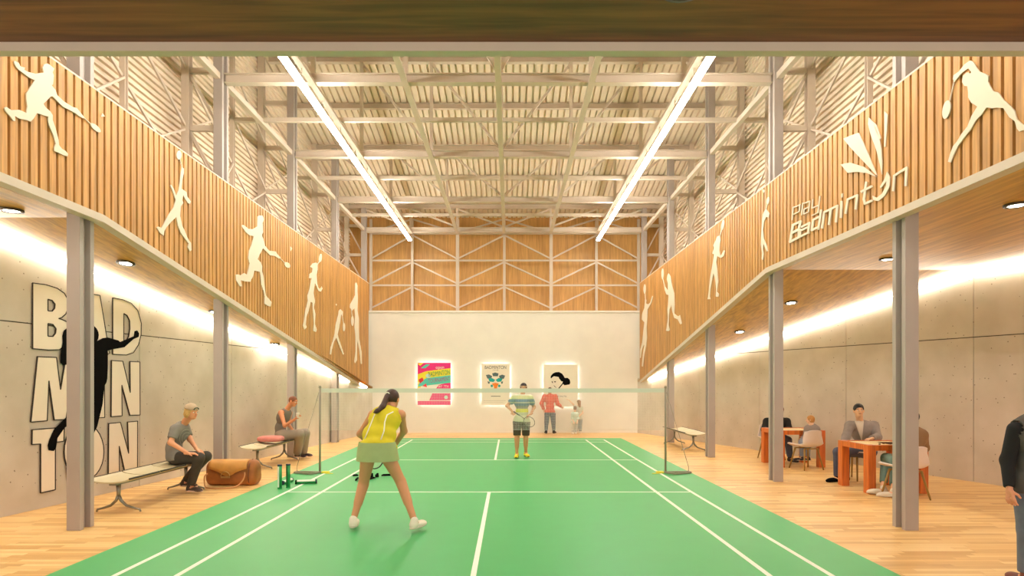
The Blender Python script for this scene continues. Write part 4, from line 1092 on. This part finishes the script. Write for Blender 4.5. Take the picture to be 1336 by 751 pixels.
# ---- woman player seen from behind
aL = P(461,678,6.95); aR = P(541,680,6.85)
J = dict(head=P(512,521,7.42), neck=P(509,533,7.34), chest=P(502,548,7.25), waist=P(495,567,7.14), pelvis=P(492.5,585,7.05),
 shL=P(487,541,7.30), shR=P(523,541,7.30), elL=P(470,566,7.42), elR=P(527,562,7.45), wrL=P(486,583,7.62), wrR=P(513,584,7.66),
 hipL=P(481,592,7.05), hipR=P(504,592,7.05), knL=P(474,632,7.12), knR=P(523,628,7.08), anL=aL, anR=aR, toL=toe(aL,(-.1,1)), toR=toe(aR,(.4,.9)))
M_brown = mat('hair_dark_brown', (58,32,18), .5, var=.2, scale=30)
def wx(c):
    j, hp, s = c['j'], c['hp'], c['s']
    m = MB(); blob(m, [cap(hp(-.02,-.10,.03), P(499,531,7.22), .034, .034), cap(P(499,531,7.22), P(491,537,7.13), .034, .022), cap(P(492,535,7.14), P(487.5,538,7.10), .022, .008)], .02, .008)
    m.build('ponytail', M_brown, c['r'], fix=False)
    MB().tube([hp(-.02-.03*math.cos(a),-.105,.045+.03*math.sin(a)) for a in [math.pi*i/8 for i in range(9)]], .007, 8).build('hair_band', M_piping, c['r'])
    f, lo, hi = usmin(c['torso'](.022), .03)
    def strip(pts, nm):
        out = []
        for px, py in pts:
            a = P(px, py, 6.2)
            o = Vector((CX,0,CH)); d = (a-o).normalized(); t = 6.2
            for _ in range(60):
                q = o+d*t; v = float(f(np.array([[q.x,q.y,q.z]], np.float32))[0])
                if v < .002: break
                t += max(.002, v*.7)
            out.append(o+d*(t-.003))
        MB().tube(out, .008, 6).build(nm, M_piping, c['r'])
    strip([(489,540),(485,550),(480,562),(476,572)], 'piping'); strip([(513,537),(505,541),(502,550),(501,562),(497,573)], 'piping')
person('woman player crouching with her back to us in a yellow sleeveless top and pale skirt', (P(500,694,6.95).x,6.95,.0065), J, s=1.0, skinc=(206,146,104), hair=('pony',M_brown), h=.0105, face=(.25,1,-.12),
 hip_w=.205, waist_w=.175, chest_w=.165, hands={'L':((.3,1,-.6),(1,-.3,0),.6),'R':((-.4,.8,-.3),(-1,-.2,0),.6)},
 clothes=[('shirt','sleeveless_top',M_yshirt,0,-.0,.022), ('skirt','skirt',M_pskirt,.985,.775,.232,.19), ('shoe','shoe',(M_wshoe,M_wsole),1)], extra=wx)
racket('badminton racket held low by the crouching woman, its head showing between her legs', P(506,583,7.72), P(490,601,7.62), (0,1,.35), mat('racket_frame_dark', (60,50,44), .4), rx=.085, ry=.10)
# ---- man player facing us
M_pshirt = mat('print_shirt', (206,206,176), .8); g_ = N(M_pshirt); tc = g_.n('TexCoord'); sx = g_.n('SeparateXYZ'); rp = g_.n('ValToRGB'); mr = g_.n('MapRange')
g_.l(tc.outputs['Object'], sx.inputs[0]); g_.l(sx.outputs['Z'], mr.inputs[0]); mr.inputs[1].default_value = .75; mr.inputs[2].default_value = 1.45
rp.color_ramp.interpolation = 'CONSTANT'; el = rp.color_ramp.elements
el[0].position = 0; el[0].color = (*lin((212,210,176)), 1); el[1].position = .36; el[1].color = (*lin((214,212,70)), 1)
for p_, c_ in ((.47,(150,148,140)), (.56,(100,130,150)), (.64,(170,176,160)), (.69,(92,132,160)), (.77,(206,208,150)), (.88,(212,214,190))):
    e_ = el.new(p_); e_.color = (*lin(c_), 1)
g_.l(mr.outputs[0], rp.inputs[0]); g_.l(rp.outputs[0], M_pshirt.node_tree.nodes['Principled BSDF'].inputs['Base Color'])
D = 13.75; aL = P(674.3,591.5,13.75); aR = P(686,590.5,13.85)
J = dict(head=P(683,506,D), neck=P(682,514,D), chest=P(681,524,D), waist=P(681,537,D), pelvis=P(680.5,547,D), shL=P(671.5,519,D), shR=P(691.5,519,D),
 elL=P(661.5,529,13.8), elR=P(697,531,13.9), wrL=P(668,536,13.58), wrR=P(692.5,540,13.65), hipL=P(674.8,551,D), hipR=P(686,551,D), knL=P(674.5,572,13.7), knR=P(686,572,13.75), anL=aL, anR=aR, toL=toe(aL,(-.1,-1)), toR=toe(aR,(.3,-1)))
M_short = mat('shorts_dark', (74,60,44), .85); M_yshoe = mat('shoe_yellow', (232,216,30), .6)
def mx_(c):
    hp = c['hp']; MB().tube([hp(.080*math.cos(a),.094*math.sin(a)-.012,.042) for a in [2*math.pi*i/24 for i in range(25)]], .009, 8, cap=False).build('headband', mat('headband_beige', (216,184,150), .8), c['r'])
person('man player standing beyond the net in a striped shirt, dark shorts and yellow shoes', (P(680,597,D).x,D,.0065), J, s=.94, skinc=(208,150,106), hair=('short',mat('hair_black', (34,24,18), .5)), h=.0135, face=(-.05,-1,0),
 clothes=[('shirt','shirt',M_pshirt,.62,-.05,.022), ('trousers','shorts',M_short,.80,.014,.014), ('shoe','shoe',(M_yshoe,M_black),1)], hands={'L':((.5,-.3,-.8),(.3,-1,0),.8),'R':((-.7,-.4,-.3),(0,-.2,-1),.5)}, extra=mx_)
racket('badminton racket held across his body by the man in yellow shoes', P(670,536.5,13.48), P(690.5,550,13.5), (0,-1,.2), mat('racket_frame_dark', (60,50,44), .4), rx=.105, ry=.125)
# ---- three at the far wall
D = 20.3; M_jean = mat('jeans_blue_grey', (84,88,104), .85, var=.12, scale=12); M_dshoe = mat('shoe_dark', (34,28,26), .6)
aL = P(712.5,562,D); aR = P(722.5,562,D)
J = dict(head=P(717.5,509.5,D), neck=P(717.5,515.5,D), chest=P(717.5,521,D), waist=P(717.5,530,D), pelvis=P(717.5,537,D), shL=P(710.5,517,D), shR=P(724.5,517,D), elL=P(706.5,526,D), elR=P(727.5,526.5,20.25),
 wrL=P(709.5,534,20.4), wrR=P(732,530,20.35), hipL=P(713.8,540,D), hipR=P(721.2,540,D), knL=P(713,551,D), knR=P(722,551,D), anL=aL, anR=aR, toL=toe(aL,(-.1,1)), toR=toe(aR,(.4,1)))
person('man in a coral red hoodie with his back to us by the white wall', (P(717,566,D).x,D,0), J, s=.90, skinc=(220,168,130), hair=('full',mat('hair_auburn', (92,40,22), .6)), h=.016, face=(.15,1,0),
 clothes=[('shirt','hoodie',mat('hoodie_red', (214,88,68), .85),1.95,-.02,.026), ('trousers','jeans',M_jean,1.95,.012,.012), ('shoe','shoe',(M_dshoe,M_black),0)],
 extra=lambda c: (lambda m: (blob(m, [elp(c['j']['neck']+Vector((0,-.06,-.01)), (.12,.06,.07))], .02, .012), m.build('hood', mat('hoodie_red', (214,88,68), .85), c['r'], fix=False)))(MB()))
D = 20.35; aL = P(751.8,562.5,D); aR = P(757,562.5,D)
J = dict(head=P(755,524.5,D), neck=P(755,530,D), chest=P(755,534,D), waist=P(755,540.5,D), pelvis=P(755,546,D), shL=P(751.5,531.5,D), shR=P(758.5,531.5,D), elL=P(746.8,526,20.4), elR=P(760,538.5,D), wrL=P(742.3,521.5,20.5), wrR=P(757,541.5,20.2),
 hipL=P(753,548,D), hipR=P(757,548,D), knL=P(752.5,555.5,D), knR=P(757,555.5,D), anL=aL, anR=aR, toL=toe(aL,(-.2,1),.12), toR=toe(aR,(.3,1),.12))
person('long-haired girl pointing her arm at the right poster, behind the toddler', (P(755,566,D).x,D,0), J, s=.70, skinc=(226,180,146), hair=('long',mat('hair_light_brown', (150,106,70), .6)), h=.017, face=(-.5,1,0),
 clothes=[('shirt','top',mat('top_pale', (206,204,190), .85),.5,-.03,.02), ('trousers','trousers',mat('jeans_pale', (160,166,172), .85),1.95,.014,.02), ('shoe','shoe',(M_wshoe,M_wsole),0)], hands={'L':((-1,.1,.35),(0,0,-1),.1)})
D = 20.05; aL = P(747.5,564,D); aR = P(751.5,564,D)
J = dict(head=P(750.3,532.5,D), neck=P(750,537.5,D), chest=P(750,541,D), waist=P(750,546,D), pelvis=P(749.7,550,D), shL=P(747.2,539,D), shR=P(752.8,539,D), elL=P(746.3,545,D), elR=P(754.2,545,D), wrL=P(748,549.5,19.95), wrR=P(753.3,549.5,19.95),
 hipL=P(748.2,552,D), hipR=P(751.4,552,D), knL=P(747.8,558,D), knR=P(751.5,558,D), anL=aL, anR=aR, toL=toe(aL,(-.2,1),.1), toR=toe(aR,(.2,1),.1))
person('small toddler in a pale mint top standing in front of the pointing girl', (P(749.5,567,D).x,D,0), J, s=.60, skinc=(228,182,150), hair=('full',mat('hair_brown', (130,80,50), .6)), h=.018, face=(.1,1,0),
 clothes=[('shirt','top',mat('top_mint', (196,208,196), .85),1.5,-.06,.02), ('trousers','trousers',mat('trousers_pale', (186,182,176), .85),1.95,.012,.012), ('shoe','shoe',(M_wshoe,M_wsole),0)])
# ---- seated young man in a cap
aN = P(248.5,634.2,9.33); aF = P(241,628,9.62)
J = dict(head=P(250,537.5,9.38), neck=P(242,550,9.45), chest=P(233.5,565,9.5), waist=P(227,583,9.5), pelvis=P(229,594.5,9.5), shL=P(241,558.5,9.66), shR=P(229,560,9.32), elL=P(248,573,9.62), elR=P(222.5,577,9.22), wrL=P(257,586,9.45), wrR=P(245,591,9.2),
 hipL=P(231,596.5,9.6), hipR=P(231,597,9.38), knL=P(269,595,9.5), knR=P(260,597,9.27), anL=aF, anR=aN, toL=toe(aF,(1,-.2)), toR=toe(aN,(1,-.3)))
M_gtee = mat('tee_grey', (128,124,116), .9, var=.08, scale=8); M_blond = mat('hair_blond', (196,160,96), .6, var=.15, scale=30)
def capx(c):
    hp, Hm = c['hp'], c['Hm']; m = MB()
    blob(m, [elp(hp(0,-.016,.045), (.092,.108,.090), Hm)], .02, .008, [(hp(0,0,.048), -c['up']*.98-c['fd']*.1)])
    o = m.build('baseball_cap', mat('cap_beige', (176,156,128), .8, var=.14, scale=14), c['r'], fix=False)
    MB().tube([hp(.045*math.cos(a),.088+.006*math.sin(a),.052+.03*math.sin(a)) for a in [math.pi*i/10 for i in range(11)]], .007, 6).build('cap_strap', mat('cap_green', (46,66,36), .6), o)
    # ring print on the shirt
    j = c['j']; f, lo, hi = usmin(c['torso'](.021), .03)
    for k, R in enumerate((4, 8, 12)):
        pts = []
        for i in range(25):
            a = 2*math.pi*i/24; px, py = 244+R*.8*math.cos(a), 572+R*math.sin(a); o_ = Vector((CX,0,CH)); d = (P(px,py,9)-o_).normalized(); t = 8.3
            for _ in range(80):
                q = o_+d*t; v = float(f(np.array([[q.x,q.y,q.z]], np.float32))[0])
                if v < .002 or t > 11.5: break
                t += max(.003, v*.7)
            if t < 11.2: pts.append(o_+d*(t-.002))
        if len(pts) > 4: MB().tube(pts, .003, 5).build('shirt_print', mat('print_pale', (176,172,160), .9), c['r'])
person('young man with blond hair and backwards cap, in grey t-shirt, sitting on the nearest bench', (-4.66,9.5,0), J, s=.98, skinc=(214,152,112), hair=('shaggy',M_blond), h=.0115, face=(1,-.35,-.12),
 waist_w=.14, clothes=[('shirt','t_shirt',M_gtee,.7,-.06,.021), ('trousers','jeans',mat('jeans_charcoal', (62,56,48), .85, var=.15, scale=12),1.93,.012,.012), ('shoe','shoe',(mat('shoe_brown_grey', (70,52,44), .6),mat('sole_pink', (220,190,176), .6)),1)],
 hands={'L':((.9,-.5,-.3),(0,0,-1),.3),'R':((1,.15,-.05),(0,0,-1),.2)}, extra=capx)
# ---- seated man in a tank top
aN = P(388,591.6,13.62); aF = P(396,590.5,13.78)
J = dict(head=P(382.5,523.5,13.35), neck=P(375,533,13.38), chest=P(370,543,13.4), waist=P(366,557,13.42), pelvis=P(367,566,13.42), shL=P(378,538.5,13.56), shR=P(366.5,538,13.22), elL=P(376,553,13.6), elR=P(371.5,555,13.08), wrL=P(382,561,13.4), wrR=P(385,546.5,13.02),
 hipL=P(369,568,13.5), hipR=P(369,568,13.32), knL=P(398,565,13.5), knR=P(391,566,13.25), anL=aF, anR=aN, toL=toe(aF,(1,-.2)), toR=toe(aN,(1,-.3)))
def cupx(c): pass
person('man in a grey tank top and loose trousers, sitting and raising a white cup', (-4.5,13.4,0), J, s=.98, skinc=(204,134,92), hair=('buzz',mat('hair_ginger', (120,66,34), .6)), h=.013, face=(1,-.25,-.3),
 clothes=[('shirt','tank_top',mat('tank_grey', (120,108,96), .9),0,-.04,.018), ('trousers','trousers',mat('trousers_taupe', (150,136,120), .9),1.96,.02,.03), ('shoe','shoe',(mat('shoe_plum', (56,38,40), .6),mat('sole_pink', (220,190,176), .6)),1)],
 hands={'L':((.9,-.3,-.1),(0,0,-1),.3),'R':((.5,-.1,.7),(.6,.3,-.2),.7)})
cpt = P(388.5,541.5,13.0)
m = MB().lathe(cpt, [(.026,-.05),(.032,.04),(.036,.045),(.033,.052),(.012,.056)], 16)
tag(m.build('drinking_cup', mat('cup_white', (240,234,224), .5)), 'small white cup in the raised hand of the man in the tank top', 'cup')
# ---- man in grey cardigan at the nearest table
M_card = mat('cardigan_grey', (150,142,138), .9, var=.08, scale=14); M_djean = mat('jeans_dark', (76,80,98), .85, var=.14, scale=12)
aN = P(1092,622.5,10.45); aF = P(1104,624,10.5)
J = dict(head=P(1120.5,535.5,10.62), neck=P(1122,549.5,10.7), chest=P(1124,562,10.74), waist=P(1127,577,10.76), pelvis=P(1129,587,10.76), shL=P(1108.5,555,10.66), shR=P(1140,555,10.78), elL=P(1104,569,10.52), elR=P(1145,570,10.55), wrL=P(1100,579.5,10.38), wrR=P(1137,572,10.16),
 hipL=P(1121,589,10.66), hipR=P(1136,589,10.76), knL=P(1093,589,10.44), knR=P(1103,590,10.36), anL=aN, anR=aF, toL=toe(aN,(-1,-.3)), toR=toe(aF,(-1,-.6)))
def cardx(c):
    m = MB(); j = c['j']; f, lo, hi = usmin(c['torso'](.032)+c['arm'](.03), .03); vs = []; rows = 8; cols = 5
    for i in range(rows+1):
        t = i/rows; py = 549+t*25; w = 11.5*(1-t)+.6; cx_ = 1121+t*3
        for k in range(cols+1):
            px = cx_-w/2+w*k/cols; o_ = Vector((CX,0,CH)); d = (P(px,py,10)-o_).normalized(); tt = 10.5
            for _ in range(80):
                q = o_+d*tt; v = float(f(np.array([[q.x,q.y,q.z]], np.float32))[0])
                if v < .002 or tt > 13.5: break
                tt += max(.003, v*.7)
            vs.append(o_+d*(min(tt, 12.4)))
    m.add(vs, [(i*(cols+1)+k, i*(cols+1)+k+1, (i+1)*(cols+1)+k+1, (i+1)*(cols+1)+k) for i in range(rows) for k in range(cols)], 0, True)
    o = m.build('undershirt', mat('tee_cream', (226,216,200), .85), c['r'], fix=False); md = o.modifiers.new('t','SOLIDIFY'); md.thickness = .006
person('black-haired man in a grey cardigan over a cream shirt, sitting behind the nearest table', (6.2,10.7,0), J, s=1.0, skinc=(228,182,144), hair=('short',mat('hair_jet', (18,15,14), .5)), h=.012, face=(-.3,-1,0),
 clothes=[('shirt','cardigan',M_card,1.9,-.04,.024), ('trousers','jeans',M_djean,1.95,.010,.008), ('shoe','shoe',(M_black,M_black),0)], hands={'L':((-.4,-.4,-.8),(.3,0,-1),.3),'R':((-.9,-.5,-.05),(0,0,-1),.2)}, extra=cardx)
# ---- person in teal trousers, mostly behind the column
aN = P(1152,637,9.2); aF = P(1165,641,9.02)
J = dict(head=P(1189,545.5,9.12), neck=P(1190,559,9.08), chest=P(1190,571,9.05), waist=P(1190,585,9.0), pelvis=(5.99,8.99,.545), shL=P(1178,566,9.15), shR=P(1203,567,8.98), elL=P(1172,582,9.28), elR=P(1206,584,9.08), wrL=P(1172,582,9.5), wrR=P(1192,583,9.42),
 hipL=(5.90,9.02,.52), hipR=(6.08,9.02,.52), knL=P(1156,597,9.42), knR=P(1168,598,9.36), anL=aN, anR=aF, toL=toe(aN,(-1,.25)), toR=toe(aF,(-1,.2)))
person('person in teal trousers and brown top on the white chair behind the nearest right column', (5.99,8.97,0), J, s=.98, skinc=(214,160,124), hair=('short',mat('hair_jet', (18,15,14), .5)), h=.013, face=(-.3,1,0),
 clothes=[('shirt','top',mat('top_brown', (140,108,76), .9),1.9,-.04,.022), ('trousers','trousers',mat('trousers_teal', (104,128,116), .85),1.8,.010,.008), ('shoe','shoe',(mat('shoe_cream', (214,200,178), .6),M_wsole),1)])
# ---- small child and man in black at the further table
aN = P(1046,596.5,12.42); aF = P(1054,596.5,12.36)
J = dict(head=P(1057,547.5,12.12), neck=P(1058.5,555.5,12.1), chest=P(1059.5,561,12.1), waist=P(1060,570,12.08), pelvis=(6.03,12.07,.51), shL=P(1053,558.5,12.15), shR=P(1066,559.5,12.05), elL=P(1050,568,12.22), elR=P(1068,569,12.1), wrL=P(1046,571,12.34), wrR=P(1060,572,12.3),
 hipL=(5.97,12.10,.50), hipR=(6.09,12.08,.50), knL=P(1047,579,12.40), knR=P(1054,580,12.38), anL=aN, anR=aF, toL=toe(aN,(-1,.2),.12), toR=toe(aF,(-1,.2),.12))
J['toL'] = tuple(Vector(aN)+Vector((-.11,.03,-.045))); J['toR'] = tuple(Vector(aF)+Vector((-.11,.03,-.045)))
person('small child with tousled ginger hair sitting on the white chair at the further table', (6.02,12.08,0), J, s=.72, skinc=(232,188,156), hair=('full',mat('hair_strawberry', (186,132,72), .7, var=.2, scale=20)), h=.017, face=(-1,.5,0),
 clothes=[('shirt','sweater',mat('sweater_grey', (150,138,132), .9),1.9,-.04,.02), ('trousers','jeans',mat('jeans_light', (140,148,164), .85),1.9,.010,.012), ('shoe','shoe',(mat('shoe_navy', (40,40,52), .6),M_wsole),1)])
D = 13.4; aN = P(1008,597,13.0); aF = P(1031,597,12.98)
J = dict(head=P(1017.5,536,D), neck=P(1014,545.5,D), chest=P(1013,553,13.45), waist=P(1012.5,563,13.48), pelvis=P(1012,568.5,13.5), shL=P(1000.5,549.5,13.4), shR=P(1026.5,549.5,13.42), elL=P(997,560,13.3), elR=P(1030,560,13.3), wrL=P(1003,563,12.95), wrR=P(1022,563,12.92),
 hipL=P(1007,570,13.42), hipR=P(1018,570,13.42), knL=P(1007,574,13.02), knR=P(1028,574,13.0), anL=aN, anR=aF, toL=toe(aN,(.1,-1)), toR=toe(aF,(.35,-1)))
person('man in a black top sitting behind the further table, half hidden by the column', (5.98,13.45,0), J, s=1.0, skinc=(150,92,62), hair=('short',mat('hair_redbrown', (80,34,22), .6)), h=.015, face=(.2,-1,0),
 clothes=[('shirt','top',mat('top_black', (20,18,18), .85),1.95,-.04,.022), ('trousers','jeans',M_djean,1.93,.012,.012), ('shoe','shoe',(M_dshoe,M_black),0)])
# ---- man cut by the right edge
aN = P(1338,750,5.05); aF = P(1366,742,5.2)
J = dict(head=P(1353,516,5.05), neck=P(1352,541,5.05), chest=P(1351,567,5.05), waist=P(1351,603,5.05), pelvis=P(1350,628,5.05), shL=P(1325.5,560,5.05), shR=P(1378,560,5.05), elL=P(1314.5,600,5.08), elR=P(1388,600,5.08), wrL=P(1317,638,5.0), wrR=P(1384,640,5.0),
 hipL=P(1339,638,5.05), hipR=P(1363,638,5.05), knL=P(1341,690,5.03), knR=P(1364,690,5.1), anL=aN, anR=aF, toL=toe(aN,(.05,1)), toR=toe(aF,(.15,1)))
person('man walking at the right edge in a black-sleeved grey jacket and blue jeans', (P(1350,751,5.1).x,5.1,0), J, s=.92, skinc=(222,156,122), hair=('short',mat('hair_brown', (130,80,50), .6)), h=.0105, face=(.1,1,0),
 clothes=[('shirt','jacket',mat('jacket_grey', (84,80,74), .9, var=.1, scale=14),0.0,-.10,.030), ('sleeves','sleeve',mat('sleeve_black', (16,15,15), .85),1.93,.016), ('trousers','jeans',mat('jeans_blue', (96,104,118), .85, var=.12, scale=12),1.93,.014,.01), ('shoe','shoe',(mat('shoe_oxblood', (110,52,36), .5),M_black),1)],
 hands={'L':((.12,.0,-1),(.9,.5,0),.38)})
